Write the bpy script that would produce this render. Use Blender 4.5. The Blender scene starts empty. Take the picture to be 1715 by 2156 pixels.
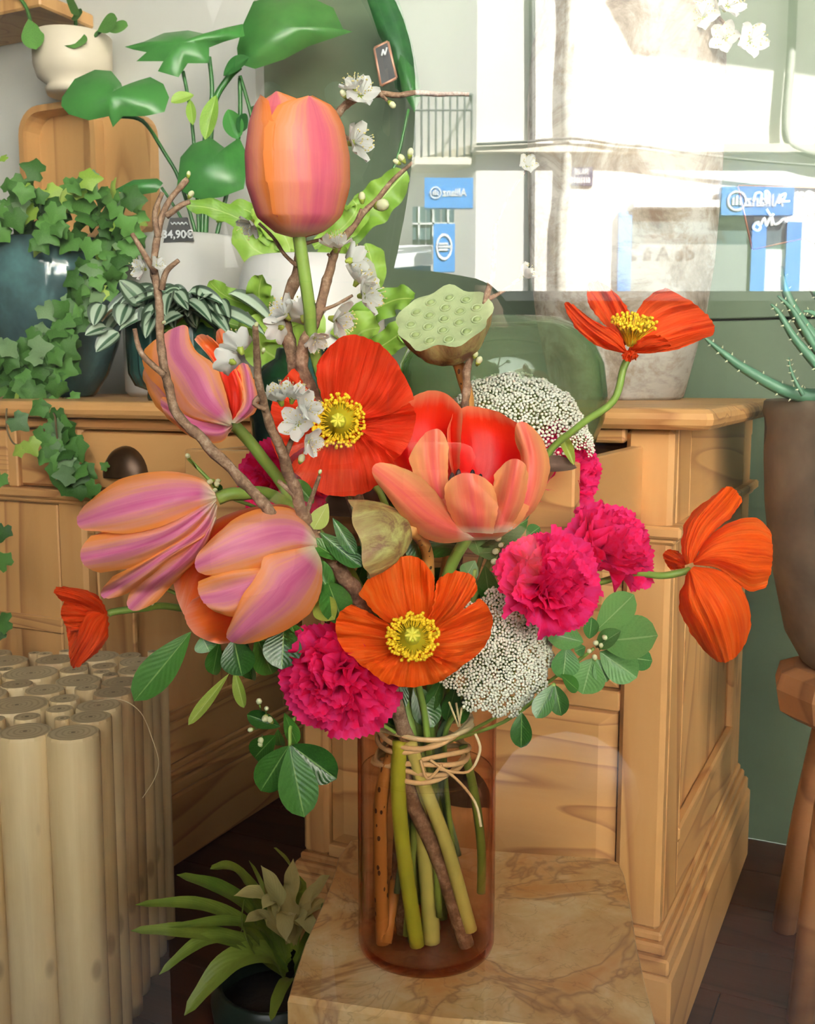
import bpy, math, random
from mathutils import Vector, Matrix, noise
random.seed(11)
sc = bpy.context.scene
COL = sc.collection
PI = math.pi
V = Vector

# ------------------------------------------------------------------ camera
FPX, TH, CH = 2193.0, math.radians(7.2), 0.83     # focal length in pixels, downward pitch, height of lens
cam_d = bpy.data.cameras.new('camera')
cam = bpy.data.objects.new('camera', cam_d)
COL.objects.link(cam)
cam_d.sensor_fit = 'VERTICAL'
cam_d.sensor_height = 36.0
cam_d.sensor_width = 36.0 * 1715 / 2156
cam_d.lens = 36.0 * FPX / 2156
cam_d.clip_start = 0.005
cam.location = (0, 0, CH)
cam.rotation_euler = (PI / 2 - TH, 0, 0)
cam_d.dof.use_dof = True
cam_d.dof.focus_distance = 0.86
cam_d.dof.aperture_fstop = 26.0
sc.camera = cam

# ------------------------------------------------------------------ sky, sun, exposure
w = bpy.data.worlds.new('sky')
sc.world = w
w.use_nodes = True
wt = w.node_tree
bgn = wt.nodes['Background']
wtc = wt.nodes.new('ShaderNodeTexCoord')
wsp = wt.nodes.new('ShaderNodeSeparateXYZ')
wrp = wt.nodes.new('ShaderNodeValToRGB')
wt.links.new(wtc.outputs['Generated'], wsp.inputs[0])
wt.links.new(wsp.outputs[2], wrp.inputs[0])
wrp.color_ramp.elements[0].position = 0.0
wrp.color_ramp.elements[0].color = (1.0, 0.98, 0.94, 1)
wrp.color_ramp.elements[1].position = 1.0
wrp.color_ramp.elements[1].color = (0.9, 0.94, 1.0, 1)
wt.links.new(wrp.outputs[0], bgn.inputs[0])
bgn.inputs[1].default_value = 6.0

sun_d = bpy.data.lights.new('sun_offscreen', 'SUN')
sun = bpy.data.objects.new('sun_offscreen', sun_d)
COL.objects.link(sun)
sun_d.energy = 165.0
sun_d.angle = math.radians(0.53)
sun_d.color = (1.0, 0.97, 0.92)
SUN = V((0.42, 0.62, 0.66)).normalized()          # towards the sun
sun.rotation_euler = SUN.to_track_quat('Z', 'Y').to_euler()
sun.location = SUN * 30

sc.view_settings.view_transform = 'Standard'
sc.view_settings.look = 'None'
sc.view_settings.gamma = 1.0
sc.view_settings.use_curve_mapping = False
sc.view_settings.exposure = 0.62
sc.cycles.max_bounces = 7
sc.cycles.diffuse_bounces = 3
sc.cycles.glossy_bounces = 4
sc.cycles.transparent_max_bounces = 20
sc.cycles.adaptive_threshold = 0.07

# ------------------------------------------------------------------ pixel -> place
def ray(px, py):
    u = (px - 857.5) / FPX
    v = (1078.0 - py) / FPX
    return V((u, math.cos(TH) + v * math.sin(TH), -math.sin(TH) + v * math.cos(TH)))
CAM = V((0, 0, CH))
def P(px, py, y):                     # the point on that pixel's ray at world depth y
    d = ray(px, py)
    return CAM + d * (y / d.y)
def G(px, py, z):                     # where that ray meets the level z
    d = ray(px, py)
    return CAM + d * ((z - CH) / d.z)
GLASS_Y = 0.36
def RF(px, py, D):                    # a place in the street that the window mirrors into that pixel
    p = P(px, py, D)
    return V((p.x, 2 * GLASS_Y - D, p.z))
def S(n, y):                          # n pixels at depth y, in metres
    return n * y / FPX

# ------------------------------------------------------------------ scene tree
WM = {}
def link(name, data, parent=None, M=None):
    o = bpy.data.objects.new(name, data)
    COL.objects.link(o)
    M = M if M is not None else Matrix.Identity(4)
    WM[o.name] = M
    if parent is not None:
        o.parent = parent
        o.matrix_parent_inverse = WM[parent.name].inverted()
    o.matrix_basis = M
    return o
def tag(o, label=None, cat=None, group=None, kind=None):
    if label: o['label'] = label
    if cat: o['category'] = cat
    if group: o['group'] = group
    if kind: o['kind'] = kind
    return o
def thing(name, loc, label, cat, group=None):
    e = link(name, None, None, Matrix.Translation(V(loc)))
    e.empty_display_size = 0.02
    return tag(e, label, cat, group)

class MB:
    def __init__(s): s.v = []; s.f = []; s.uv = []; s.m = []
    def add(s, vs, fs, uvs=None, mi=0):
        b = len(s.v)
        s.v += [tuple(p) for p in vs]
        s.uv += list(uvs) if uvs else [(0.0, 0.0)] * len(vs)
        s.f += [tuple(b + i for i in f) for f in fs]
        s.m += [mi] * len(fs)
        return s
    def grid(s, fn, nu, nv, wrap=False, mi=0):
        vs, uv = [], []
        cu = nu if wrap else nu + 1
        for j in range(nv + 1):
            for i in range(cu):
                a, b = i / nu, j / nv
                vs.append(fn(a, b)); uv.append((a, b))
        fs = []
        for j in range(nv):
            for i in range(nu):
                i2 = (i + 1) % cu
                fs.append((j * cu + i, j * cu + i2, (j + 1) * cu + i2, (j + 1) * cu + i))
        return s.add(vs, fs, uv, mi)
    def box(s, x0, x1, y0, y1, z0, z1, M=None, mi=0, bev=0.0):
        if bev > 0:
            b = bev
            vs = []
            for z, i in ((z0, b), (z0 + b, 0), (z1 - b, 0), (z1, b)):
                vs += [V((x0 + i + b * (i == 0), y0 + i, z)), V((x1 - i - b * (i == 0), y0 + i, z)), V((x1 - i, y0 + i + b * (i == 0), z)), V((x1 - i, y1 - i - b * (i == 0), z)),
                       V((x1 - i - b * (i == 0), y1 - i, z)), V((x0 + i + b * (i == 0), y1 - i, z)), V((x0 + i, y1 - i - b * (i == 0), z)), V((x0 + i, y0 + i + b * (i == 0), z))]
            fs = [tuple(range(7, -1, -1)), tuple(range(24, 32))]
            for r in range(3):
                for k in range(8):
                    fs.append((r * 8 + k, r * 8 + (k + 1) % 8, r * 8 + 8 + (k + 1) % 8, r * 8 + 8 + k))
        else:
            vs = [V((x, y, z)) for z in (z0, z1) for (x, y) in ((x0, y0), (x1, y0), (x1, y1), (x0, y1))]
            fs = [(3, 2, 1, 0), (4, 5, 6, 7), (0, 1, 5, 4), (1, 2, 6, 5), (2, 3, 7, 6), (3, 0, 4, 7)]
        if M is not None: vs = [M @ p for p in vs]
        return s.add(vs, fs, None, mi)
    def prism(s, poly, a, b, M=None, mi=0):           # poly of (x, z) swept from y=a to y=b
        n = len(poly)
        vs = [V((x, a, z)) for x, z in poly] + [V((x, b, z)) for x, z in poly]
        fs = [tuple(range(n)), tuple(range(2 * n - 1, n - 1, -1))]
        for i in range(n):
            j = (i + 1) % n
            fs.append((j, i, n + i, n + j))
        if M is not None: vs = [M @ p for p in vs]
        return s.add(vs, fs, None, mi)
    def slab(s, poly, z0, z1, mi=0):                   # poly of (x, y) extruded upwards, counter-clockwise
        n = len(poly)
        vs = [V((x, y, z0)) for x, y in poly] + [V((x, y, z1)) for x, y in poly]
        fs = [tuple(range(n - 1, -1, -1)), tuple(range(n, 2 * n))]
        for i in range(n):
            j = (i + 1) % n
            fs.append((i, j, n + j, n + i))
        return s.add(vs, fs, None, mi)
    def tube(s, pts, rad, n=8, cap=True, mi=0, uvl=True):
        pts = [V(p) for p in pts]
        m = len(pts)
        if not isinstance(rad, (list, tuple)): rad = [rad] * m
        tang = []
        for i in range(m):
            t = pts[min(i + 1, m - 1)] - pts[max(i - 1, 0)]
            tang.append(t.normalized() if t.length > 1e-9 else V((0, 0, 1)))
        nrm = tang[0].orthogonal().normalized()
        vs, uv = [], []
        for i in range(m):
            nrm = (nrm - tang[i] * nrm.dot(tang[i]))
            nrm = nrm.normalized() if nrm.length > 1e-6 else tang[i].orthogonal().normalized()
            bn = tang[i].cross(nrm)
            for k in range(n):
                a = 2 * PI * k / n
                vs.append(pts[i] + (nrm * math.cos(a) + bn * math.sin(a)) * rad[i])
                uv.append((k / n, i / max(1, m - 1)))
        fs = []
        for i in range(m - 1):
            for k in range(n):
                k2 = (k + 1) % n
                fs.append((i * n + k, i * n + k2, (i + 1) * n + k2, (i + 1) * n + k))
        if cap:
            fs.append(tuple(range(n - 1, -1, -1)))
            fs.append(tuple((m - 1) * n + k for k in range(n)))
        return s.add(vs, fs, uv, mi)
    def lathe(s, prof, n=32, M=None, mi=0, fn=None):   # prof of (r, z)
        m = len(prof)
        vs, uv = [], []
        for j, (r, z) in enumerate(prof):
            for k in range(n):
                a = 2 * PI * k / n
                p = V((r * math.cos(a), r * math.sin(a), z))
                if fn: p = fn(p, a, j / (m - 1))
                vs.append(M @ p if M is not None else p)
                uv.append((k / n, j / (m - 1)))
        fs = []
        for j in range(m - 1):
            for k in range(n):
                k2 = (k + 1) % n
                fs.append((j * n + k, j * n + k2, (j + 1) * n + k2, (j + 1) * n + k))
        if prof[0][0] > 1e-6: fs.append(tuple(range(n - 1, -1, -1)))
        if prof[-1][0] > 1e-6: fs.append(tuple((m - 1) * n + k for k in range(n)))
        return s.add(vs, fs, uv, mi)
    def ball(s, c, r, nu=8, nv=5, M=None, sc3=(1, 1, 1), mi=0):
        c = V(c)
        vs, fs = [], []
        vs.append(V((0, 0, -1)))
        for j in range(1, nv):
            b = -PI / 2 + PI * j / nv
            for k in range(nu):
                a = 2 * PI * k / nu
                vs.append(V((math.cos(b) * math.cos(a), math.cos(b) * math.sin(a), math.sin(b))))
        vs.append(V((0, 0, 1)))
        for k in range(nu): fs.append((0, 1 + (k + 1) % nu, 1 + k))
        for j in range(nv - 2):
            for k in range(nu):
                k2 = (k + 1) % nu
                fs.append((1 + j * nu + k, 1 + j * nu + k2, 1 + (j + 1) * nu + k2, 1 + (j + 1) * nu + k))
        t = len(vs) - 1
        for k in range(nu): fs.append((t, 1 + (nv - 2) * nu + k, 1 + (nv - 2) * nu + (k + 1) % nu))
        out = []
        for p in vs:
            q = V((p.x * sc3[0], p.y * sc3[1], p.z * sc3[2])) * r
            if M is not None: q = M.to_3x3() @ q
            out.append(c + q)
        return s.add(out, fs, None, mi)
    def mesh(s, name, mats, smooth=True):
        me = bpy.data.meshes.new(name)
        me.from_pydata(s.v, [], s.f)
        if smooth: me.polygons.foreach_set('use_smooth', [True] * len(me.polygons))
        ul = me.uv_layers.new(name='UVMap')
        lv = [0] * len(me.loops)
        me.loops.foreach_get('vertex_index', lv)
        flat = []
        for i in lv: flat += s.uv[i]
        ul.data.foreach_set('uv', flat)
        if not isinstance(mats, (list, tuple)): mats = [mats]
        for m in mats: me.materials.append(m)
        if len(mats) > 1: me.polygons.foreach_set('material_index', s.m)
        me.update()
        return me
    def build(s, name, mats, parent=None, M=None, smooth=True):
        return link(name, s.mesh(name, mats, smooth), parent, M)

def spline(pts, n=6):
    pts = [V(p) for p in pts]
    out = []
    for i in range(len(pts) - 1):
        p0 = pts[max(i - 1, 0)]; p1 = pts[i]; p2 = pts[i + 1]; p3 = pts[min(i + 2, len(pts) - 1)]
        for k in range(n):
            t = k / n
            out.append(0.5 * ((2 * p1) + (p2 - p0) * t + (2 * p0 - 5 * p1 + 4 * p2 - p3) * t * t + (3 * p1 - p0 - 3 * p2 + p3) * t ** 3))
    out.append(pts[-1])
    return out
def lerpl(tab, t):                      # table of (t, value)
    for (a, x), (b, y) in zip(tab, tab[1:]):
        if t <= b:
            k = 0 if b == a else (t - a) / (b - a)
            k = max(0, min(1, k))
            return x + (y - x) * k
    return tab[-1][1]
def smooths(tab, t):
    for (a, x), (b, y) in zip(tab, tab[1:]):
        if t <= b:
            k = max(0, min(1, (t - a) / (b - a)))
            k = k * k * (3 - 2 * k)
            return x + (y - x) * k
    return tab[-1][1]
def frame(o, zdir, xhint=None):         # matrix with local Z along zdir
    z = V(zdir).normalized()
    x = V(xhint) if xhint is not None else (V((0, 0, 1)) if abs(z.z) < 0.9 else V((1, 0, 0)))
    x = x - z * x.dot(z)
    x = x.normalized() if x.length > 1e-6 else z.orthogonal().normalized()
    y = z.cross(x)
    M = Matrix((x, y, z)).transposed().to_4x4()
    M.translation = V(o)
    return M
def yframe(o, ydir, zhint):             # local Y along ydir, Z near zhint
    y = V(ydir).normalized()
    z = V(zhint) - y * V(zhint).dot(y)
    z = z.normalized() if z.length > 1e-6 else y.orthogonal().normalized()
    x = y.cross(z)
    M = Matrix((x, y, z)).transposed().to_4x4()
    M.translation = V(o)
    return M
def scl(M, sx, sy=None, sz=None):
    sy = sx if sy is None else sy
    sz = sx if sz is None else sz
    return M @ Matrix.Diagonal((sx, sy, sz, 1))
def nz(p, s=1.0): return noise.noise(V(p) * s)
rnd = random.uniform

# ------------------------------------------------------------------ materials
def srgb(h):
    h = h.lstrip('#')
    c = [int(h[i:i + 2], 16) / 255 for i in (0, 2, 4)]
    return tuple([(x / 12.92 if x <= 0.04045 else ((x + 0.055) / 1.055) ** 2.4) for x in c] + [1.0])
class NT:
    def __init__(s, name):
        s.mat = bpy.data.materials.new(name)
        s.mat.use_nodes = True
        s.t = s.mat.node_tree
        s.t.nodes.clear()
        s.out = s.t.nodes.new('ShaderNodeOutputMaterial')
    def n(s, typ, props=None, **ins):
        nd = s.t.nodes.new('ShaderNode' + typ)
        if props:
            for k, v in props.items(): setattr(nd, k, v)
        for k, v in ins.items():
            k2 = k.replace('_', ' ')
            key = int(k[1:]) if k[0] == 'i' and k[1:].isdigit() else k2
            s.set(nd, key, v)
        return nd
    def set(s, nd, key, v):
        sock = nd.inputs[key]
        if isinstance(v, bpy.types.NodeSocket): s.t.links.new(v, sock)
        elif isinstance(v, bpy.types.Node): s.t.links.new(v.outputs[0], sock)
        else: sock.default_value = v
    def ramp(s, fac, stops, interp='LINEAR'):
        r = s.t.nodes.new('ShaderNodeValToRGB')
        r.color_ramp.interpolation = interp
        el = r.color_ramp.elements
        while len(el) < len(stops): el.new(0.5)
        for e, (p, c) in zip(el, stops):
            e.position = p
            e.color = srgb(c) if isinstance(c, str) else c
        s.set(r, 0, fac)
        return r.outputs[0]
    def mix(s, fac, a, b, mode='MIX'):
        m = s.t.nodes.new('ShaderNodeMix')
        m.data_type = 'RGBA'
        m.blend_type = mode
        s.set(m, 0, fac); s.set(m, 6, srgb(a) if isinstance(a, str) else a); s.set(m, 7, srgb(b) if isinstance(b, str) else b)
        return m.outputs[2]
    def math(s, op, a, b=0.0, c=None):
        m = s.t.nodes.new('ShaderNodeMath')
        m.operation = op
        s.set(m, 0, a); s.set(m, 1, b)
        if c is not None: s.set(m, 2, c)
        return m.outputs[0]
    def coord(s, which='Object', scale=(1, 1, 1), rot=(0, 0, 0)):
        tc = s.t.nodes.new('ShaderNodeTexCoord')
        mp = s.t.nodes.new('ShaderNodeMapping')
        mp.inputs['Scale'].default_value = scale
        mp.inputs['Rotation'].default_value = rot
        s.t.links.new(tc.outputs[which], mp.inputs[0])
        return mp.outputs[0]
    def noise(s, vec, scale, detail=4, rough=0.55, dist=0.0):
        nd = s.n('TexNoise', None, Vector=vec, Scale=scale, Detail=detail, Roughness=rough, Distortion=dist)
        return nd.outputs[0]
    def bump(s, h, strength=0.3, dist=0.01):
        return s.n('Bump', None, Height=h, Strength=strength, Distance=dist).outputs[0]
    def bsdf(s, color, rough=0.5, metallic=0.0, normal=None, **kw):
        b = s.t.nodes.new('ShaderNodeBsdfPrincipled')
        s.set(b, 'Base Color', srgb(color) if isinstance(color, str) else color)
        s.set(b, 'Roughness', rough); s.set(b, 'Metallic', metallic)
        if normal is not None: s.set(b, 'Normal', normal)
        for k, v in kw.items(): s.set(b, k.replace('_', ' '), v)
        return b
    def done(s, shader):
        s.t.links.new(shader.outputs[0] if isinstance(shader, bpy.types.Node) else shader, s.out.inputs[0])
        return s.mat
def plain(name, color, rough=0.5, metallic=0.0, vary=0.0, scale=20, bump=0.0, **kw):
    t = NT(name)
    c = srgb(color) if isinstance(color, str) else color
    nrm = None
    if vary > 0 or bump > 0:
        nse = t.noise(t.coord('Object'), scale, 5, 0.6)
        if vary > 0:
            lo = tuple(x * (1 - vary) for x in c[:3]) + (1,)
            hi = tuple(min(1, x * (1 + vary)) for x in c[:3]) + (1,)
            c = t.ramp(nse, [(0.3, lo), (0.7, hi)])
        if bump > 0: nrm = t.bump(nse, bump, 0.01)
    return t.done(t.bsdf(c, rough, metallic, nrm, **kw))
def thin(t, col, trans=0.35, rough=0.45, normal=None, tcol=None, spec=0.4):
    a = t.bsdf(col, rough, 0.0, normal, Specular_IOR_Level=spec)
    b = t.n('BsdfTranslucent')
    t.set(b, 'Color', tcol if tcol is not None else col)
    if normal is not None: t.set(b, 'Normal', normal)
    m = t.n('MixShader', None, i0=trans, i1=a, i2=b)
    return t.done(m)
def leafmat(name, c1, c2, rib=None, rough=0.4, trans=0.22, vein=True, spec=0.35):
    t = NT(name)
    oi = t.n('ObjectInfo')
    uv = t.n('TexCoord').outputs['UV']
    sp = t.n('SeparateXYZ', None, i0=uv)
    nse = t.noise(t.coord('Object'), 30, 3)
    f = t.math('ADD', t.math('MULTIPLY', nse, 0.6), t.math('MULTIPLY', oi.outputs['Random'], 0.6))
    col = t.ramp(f, [(0.25, c1), (0.85, c2)])
    nrm = None
    if rib:
        d = t.math('ABSOLUTE', t.math('SUBTRACT', sp.outputs[0], 0.5))
        fr = t.math('LESS_THAN', d, 0.022)
        col = t.mix(t.math('MULTIPLY', fr, 0.7), col, rib)
    if vein:
        d = t.math('ABSOLUTE', t.math('SUBTRACT', sp.outputs[0], 0.5))
        ph = t.math('SUBTRACT', t.math('MULTIPLY', sp.outputs[1], 60.0), t.math('MULTIPLY', d, 40.0))
        nrm = t.bump(t.math('SINE', ph), 0.08, 0.002)
    return thin(t, col, trans, rough, nrm, spec=spec)
def woodmat(name, c1, c2, c3, axis='X', scale=1.0, rough=0.5, rings=9.0, bump=0.1, knots=False):
    t = NT(name)
    s = [4.5, 4.5, 4.5]
    s['XYZ'.index(axis)] = 0.55
    co = t.coord('Object', tuple(x * scale for x in s))
    oi = t.n('ObjectInfo')
    off = t.n('VectorMath', {'operation': 'ADD'}, i0=co, i1=t.n('CombineXYZ', None, i0=t.math('MULTIPLY', oi.outputs['Random'], 37.0), i1=t.math('MULTIPLY', oi.outputs['Random'], 91.0), i2=0.0).outputs[0]).outputs[0]
    big = t.noise(off, 1.3, 2, 0.4, 0.6)
    ringv = t.math('FRACT', t.math('MULTIPLY', big, rings))
    line = t.ramp(ringv, [(0.0, (0, 0, 0, 1)), (0.72, (0.25, 0.25, 0.25, 1)), (0.93, (1, 1, 1, 1)), (1.0, (0, 0, 0, 1))])
    fine = t.noise(t.coord('Object', tuple(x * scale * 14 for x in s)), 1.0, 4, 0.7)
    col = t.mix(line, c1, c2)
    col = t.mix(t.math('MULTIPLY', fine, 0.5), col, c3)
    return t.done(t.bsdf(col, rough, 0.0, t.bump(fine, bump, 0.004)))
# ------------------------------------------------------------------ common materials
M_green = plain('green_wall_paint', '#53624c', 0.6, vary=0.06, scale=3)
M_white = plain('white_wall_paint', '#c9c8c0', 0.7, vary=0.04, scale=2)
M_dark = plain('dark_gap', '#191614', 0.8)
M_pine = woodmat('pine', '#d49d5f', '#97582a', '#dbae76', 'X', 1.0, 0.45, 17)
M_pinez = woodmat('pine_upright', '#d49d5f', '#a06230', '#dbae76', 'Z', 1.0, 0.45, 9)
M_piney = woodmat('pine_side', '#d49d5f', '#a06230', '#dbae76', 'Y', 1.0, 0.45, 8)
M_plank = woodmat('dark_floor_board', '#4e2c21', '#321a13', '#5c382b', 'X', 0.8, 0.42, 6)
M_plaster = plain('white_plaster', '#efece4', 0.85, vary=0.03, scale=1.5, bump=0.1)
M_plaster2 = plain('grey_plaster', '#c9ccc8', 0.85, vary=0.05, scale=1.5, bump=0.1)
M_stone = plain('stone_ledge', '#d8d1bf', 0.85, vary=0.12, scale=4, bump=0.2)
M_blue = plain('blue_enamel', '#0a578c', 0.6)
M_signwhite = plain('white_lettering', '#f4f6f8', 0.5)
M_zinc = plain('weathered_zinc', '#77776f', 0.6, vary=0.25, scale=9)
M_darkmetal = plain('dark_pipe_metal', '#3b3c38', 0.6, vary=0.2, scale=12)
M_asphalt = plain('asphalt', '#3a3a3c', 0.9, vary=0.15, scale=8, bump=0.2)
M_paving = plain('pavement_stone', '#474542', 0.85, vary=0.12, scale=5)
M_winglass = plain('dim_window_glass', '#3c4a4c', 0.08)
M_black = plain('black_rubber', '#121212', 0.7)
M_iron = plain('wrought_iron', '#2d3132', 0.6)

# ------------------------------------------------------------------ the shop
A = math.radians(25.9)
DX = V((math.cos(A), -math.sin(A), 0)); DY = V((math.sin(A), math.cos(A), 0))
DESK0 = V((0.311, 1.152, 0))
DM = Matrix((DX, DY, V((0, 0, 1)))).transposed().to_4x4(); DM.translation = DESK0
def dl(x, y, z): return DM @ V((x, y, z))           # desk / back wall coordinates
def wallhit(px, py, yl=0.73):
    d = ray(px, py); o = CAM - DESK0
    t = (yl - o.dot(DY)) / d.dot(DY)
    return CAM + d * t
WB = 0.73
xs = (wallhit(555, 180) - DESK0).dot(DX)
FRONT = GLASS_Y + 0.05
def clip(poly):                                      # keep what lies behind the shop front
    out = []
    for i in range(len(poly)):
        a, b = poly[i], poly[(i + 1) % len(poly)]
        ina, inb = a[1] >= FRONT, b[1] >= FRONT
        if ina: out.append(a)
        if ina != inb:
            t = (FRONT - a[1]) / (b[1] - a[1])
            out.append((a[0] + (b[0] - a[0]) * t, FRONT))
    return out
XL, XR = -2.6, 1.55
fl = tag(MB().slab(clip([dl(XL, -3.4, 0)[:2], dl(XR, -3.4, 0)[:2], dl(XR, WB, 0)[:2], dl(XL, WB, 0)[:2]]), -0.12, -0.022).build('floor', M_dark, smooth=False), kind='structure')
row = 0
yl = WB
while yl > -2.7:
    x = XL - rnd(0, 0.8)
    while x < XR:
        L = rnd(0.9, 1.5)
        a, b = max(x, XL), min(x + L, XR) - 0.002
        if b - a > 0.02:
            pl = clip([tuple(dl(a, yl - 0.128, 0)[:2]), tuple(dl(b, yl - 0.128, 0)[:2]), tuple(dl(b, yl - 0.001, 0)[:2]), tuple(dl(a, yl - 0.001, 0)[:2])])
            if len(pl) >= 3:
                inv = DM.inverted()
                pl2 = [tuple((inv @ V((p[0], p[1], 0)))[:2]) for p in pl]
                o = MB().slab(pl2, -0.022, 0.0).build('plank', M_plank, fl, DM, smooth=False)
        x += L
    yl -= 0.13
    row += 1
wg = tag(MB().box(xs, XR + 0.1, WB + 0.014, WB + 0.1, -0.02, 2.95, DM).build('wall_back', M_dark, smooth=False), kind='structure')
for z0, z1 in ((0.0, 0.933), (0.937, 1.9), (1.904, 2.95)):
    MB().box(xs, XR, WB, WB + 0.016, z0, z1, None, bev=0.0015).build('panel', M_green, wg, DM, smooth=False)
tag(MB().box(XL - 0.1, xs, WB - 0.03, WB + 0.1, -0.02, 2.95).build('wall_left', M_white, None, DM, smooth=False), kind='structure')
tag(MB().slab([tuple(p) for p in clip([tuple(dl(XL - 0.1, -3.4, 0)[:2]), tuple(dl(XL, -3.4, 0)[:2]), tuple(dl(XL, WB - 0.03, 0)[:2]), tuple(dl(XL - 0.1, WB - 0.03, 0)[:2])])], -0.1, 2.95).build('wall_side_left', M_white, smooth=False), kind='structure')
tag(MB().slab([tuple(p) for p in clip([tuple(dl(XR, -3.4, 0)[:2]), tuple(dl(XR + 0.1, -3.4, 0)[:2]), tuple(dl(XR + 0.1, WB + 0.014, 0)[:2]), tuple(dl(XR, WB + 0.014, 0)[:2])])], -0.1, 2.95).build('wall_side_right', M_green, smooth=False), kind='structure')
tag(MB().slab(clip([tuple(dl(XL - 0.1, -3.4, 0)[:2]), tuple(dl(XR + 0.1, -3.4, 0)[:2]), tuple(dl(XR + 0.1, WB + 0.1, 0)[:2]), tuple(dl(XL - 0.1, WB + 0.1, 0)[:2])]), 2.95, 3.1).build('ceiling', M_white, smooth=False), kind='structure')

# shop window: frame, pane; the upper storeys above it
wx0, wx1, wz1 = -0.85, 1.62, 2.75
ST = -0.5
tag(MB().box(wx0, wx1, GLASS_Y - 0.06, FRONT, ST, 0.25).build('wall_front_base', M_stone, smooth=False), kind='structure')
tag(MB().box(-6, 6, GLASS_Y - 0.1, GLASS_Y + 0.2, wz1, 8.2).build('wall_front_upper', M_stone, smooth=False), kind='structure')
tag(MB().box(-6, wx0, GLASS_Y - 0.1, GLASS_Y + 0.2, ST, wz1).build('wall_front_left', M_stone, smooth=False), kind='structure')
tag(MB().box(wx1, 6, GLASS_Y - 0.1, GLASS_Y + 0.2, ST, wz1).build('wall_front_right', M_stone, smooth=False), kind='structure')
t = NT('shop_window_glass')
fr = t.n('Fresnel', None, IOR=1.52)
R_PANE = t.math('MINIMUM', t.math('MULTIPLY', fr.outputs[0], 1.7), 1.0)
gl = t.n('BsdfGlossy', None, Roughness=0.0)
tr = t.n('BsdfTransparent', None, Color=(0.985, 0.995, 0.985, 1))
M_pane = t.done(t.n('MixShader', None, i0=R_PANE, i1=tr, i2=gl))
win = tag(MB().box(wx0, wx1, GLASS_Y - 0.03, GLASS_Y + 0.03, 0.25, 0.29).box(wx0, wx1, GLASS_Y - 0.03, GLASS_Y + 0.03, wz1 - 0.05, wz1)
          .box(wx0, wx0 + 0.05, GLASS_Y - 0.03, GLASS_Y + 0.03, 0.29, wz1 - 0.05).box(wx1 - 0.05, wx1, GLASS_Y - 0.03, GLASS_Y + 0.03, 0.29, wz1 - 0.05)
          .build('window_1', M_green, smooth=False), kind='structure')
MB().add([(wx0 + 0.04, GLASS_Y, 0.28), (wx1 - 0.04, GLASS_Y, 0.28), (wx1 - 0.04, GLASS_Y, wz1 - 0.04), (wx0 + 0.04, GLASS_Y, wz1 - 0.04)], [(0, 1, 2, 3)]).build('pane', M_pane, win, smooth=False)

# ------------------------------------------------------------------ lettering
def text_mesh(s, size, extr=0.004, align='CENTER', bold=0.02):
    c = bpy.data.curves.new('lettering', 'FONT')
    c.body = s; c.size = size; c.extrude = extr; c.align_x = align; c.align_y = 'CENTER'; c.offset = size * bold
    o = bpy.data.objects.new('lettering', c)
    COL.objects.link(o)
    dg = bpy.context.evaluated_depsgraph_get()
    me = bpy.data.meshes.new_from_object(o.evaluated_get(dg))
    bpy.data.objects.remove(o)
    return me
def text_on(s, size, M, mat, parent, extr=0.004, sx=1.0, name='lettering', align='CENTER'):
    me = text_mesh(s, size, extr, align)
    me.materials.clear(); me.materials.append(mat)
    return link(name, me, parent, scl(M, sx, 1, 1))
# a frame standing on a wall that looks towards +y: X to the viewer's right is -x
def facing(p): return Matrix(((-1, 0, 0, p[0]), (0, 0, 1, p[1]), (0, 1, 0, p[2]), (0, 0, 0, 1)))
def emblem(parent, M, r, mat, depth=0.012, turn=0.0, sx=1.0):
    mb = MB()
    n = 28
    for k in range(n):
        a0, a1 = 2 * PI * k / n, 2 * PI * (k + 1) / n
        q = [V((math.cos(a) * rr * sx, math.sin(a) * rr, depth)) for a, rr in ((a0, r), (a1, r), (a1, r * 0.8), (a0, r * 0.8))]
        mb.add(q, [(0, 1, 2, 3)])
    Rm = Matrix.Rotation(turn, 4, 'Z')
    for x, z0, z1 in ((-0.36, -0.42, 0.3), (0.0, -0.42, 0.52), (0.36, -0.42, 0.3)):
        mb.box((x - 0.12) * r * sx, (x + 0.12) * r * sx, z0 * r, z1 * r, 0.001, depth, Rm)
    return mb.build('emblem', mat, parent, M, smooth=False)

# ------------------------------------------------------------------ the street mirrored in the pane
tag(MB().box(-14, 14, -6.5, -1.6, ST - 0.3, ST - 0.12).build('road', M_asphalt, smooth=False), kind='structure')
tag(MB().box(-14, 14, -1.6, GLASS_Y - 0.06, ST - 0.3, ST).build('pavement_near', M_paving, smooth=False), kind='structure')
tag(MB().box(-14, 14, -16, -6.5, ST - 0.3, ST).build('pavement_far', M_paving, smooth=False), kind='structure')
FD = 12.0                                            # how far the mirrored facade seems to stand
FY = 2 * GLASS_Y - FD
def fx(px): return RF(px, 600, FD).x
def fz(py): return RF(1300, py, FD).z
cx = fx(1000)
bld = thing('corner_building', (cx, FY, ST), 'white plastered corner building across the street with stone ledge', 'building')
m = MB().slab([(cx, FY), (cx - 2.8, FY - 3.4), (cx - 2.3, FY - 3.6), (9.5, FY - 3.6), (9.5, FY)], ST, 6.2)
m.build('wall', M_plaster, bld, smooth=False)
zt, zb = fz(309), fz(326)
MB().slab([(cx - 0.02, FY + 0.16), (cx - 2.96, FY - 3.4), (cx - 2.8, FY - 3.4), (cx + 0.1, FY), (9.5, FY), (9.5, FY + 0.16)], zb, zt).build('ledge', M_stone, bld, smooth=False)
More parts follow.
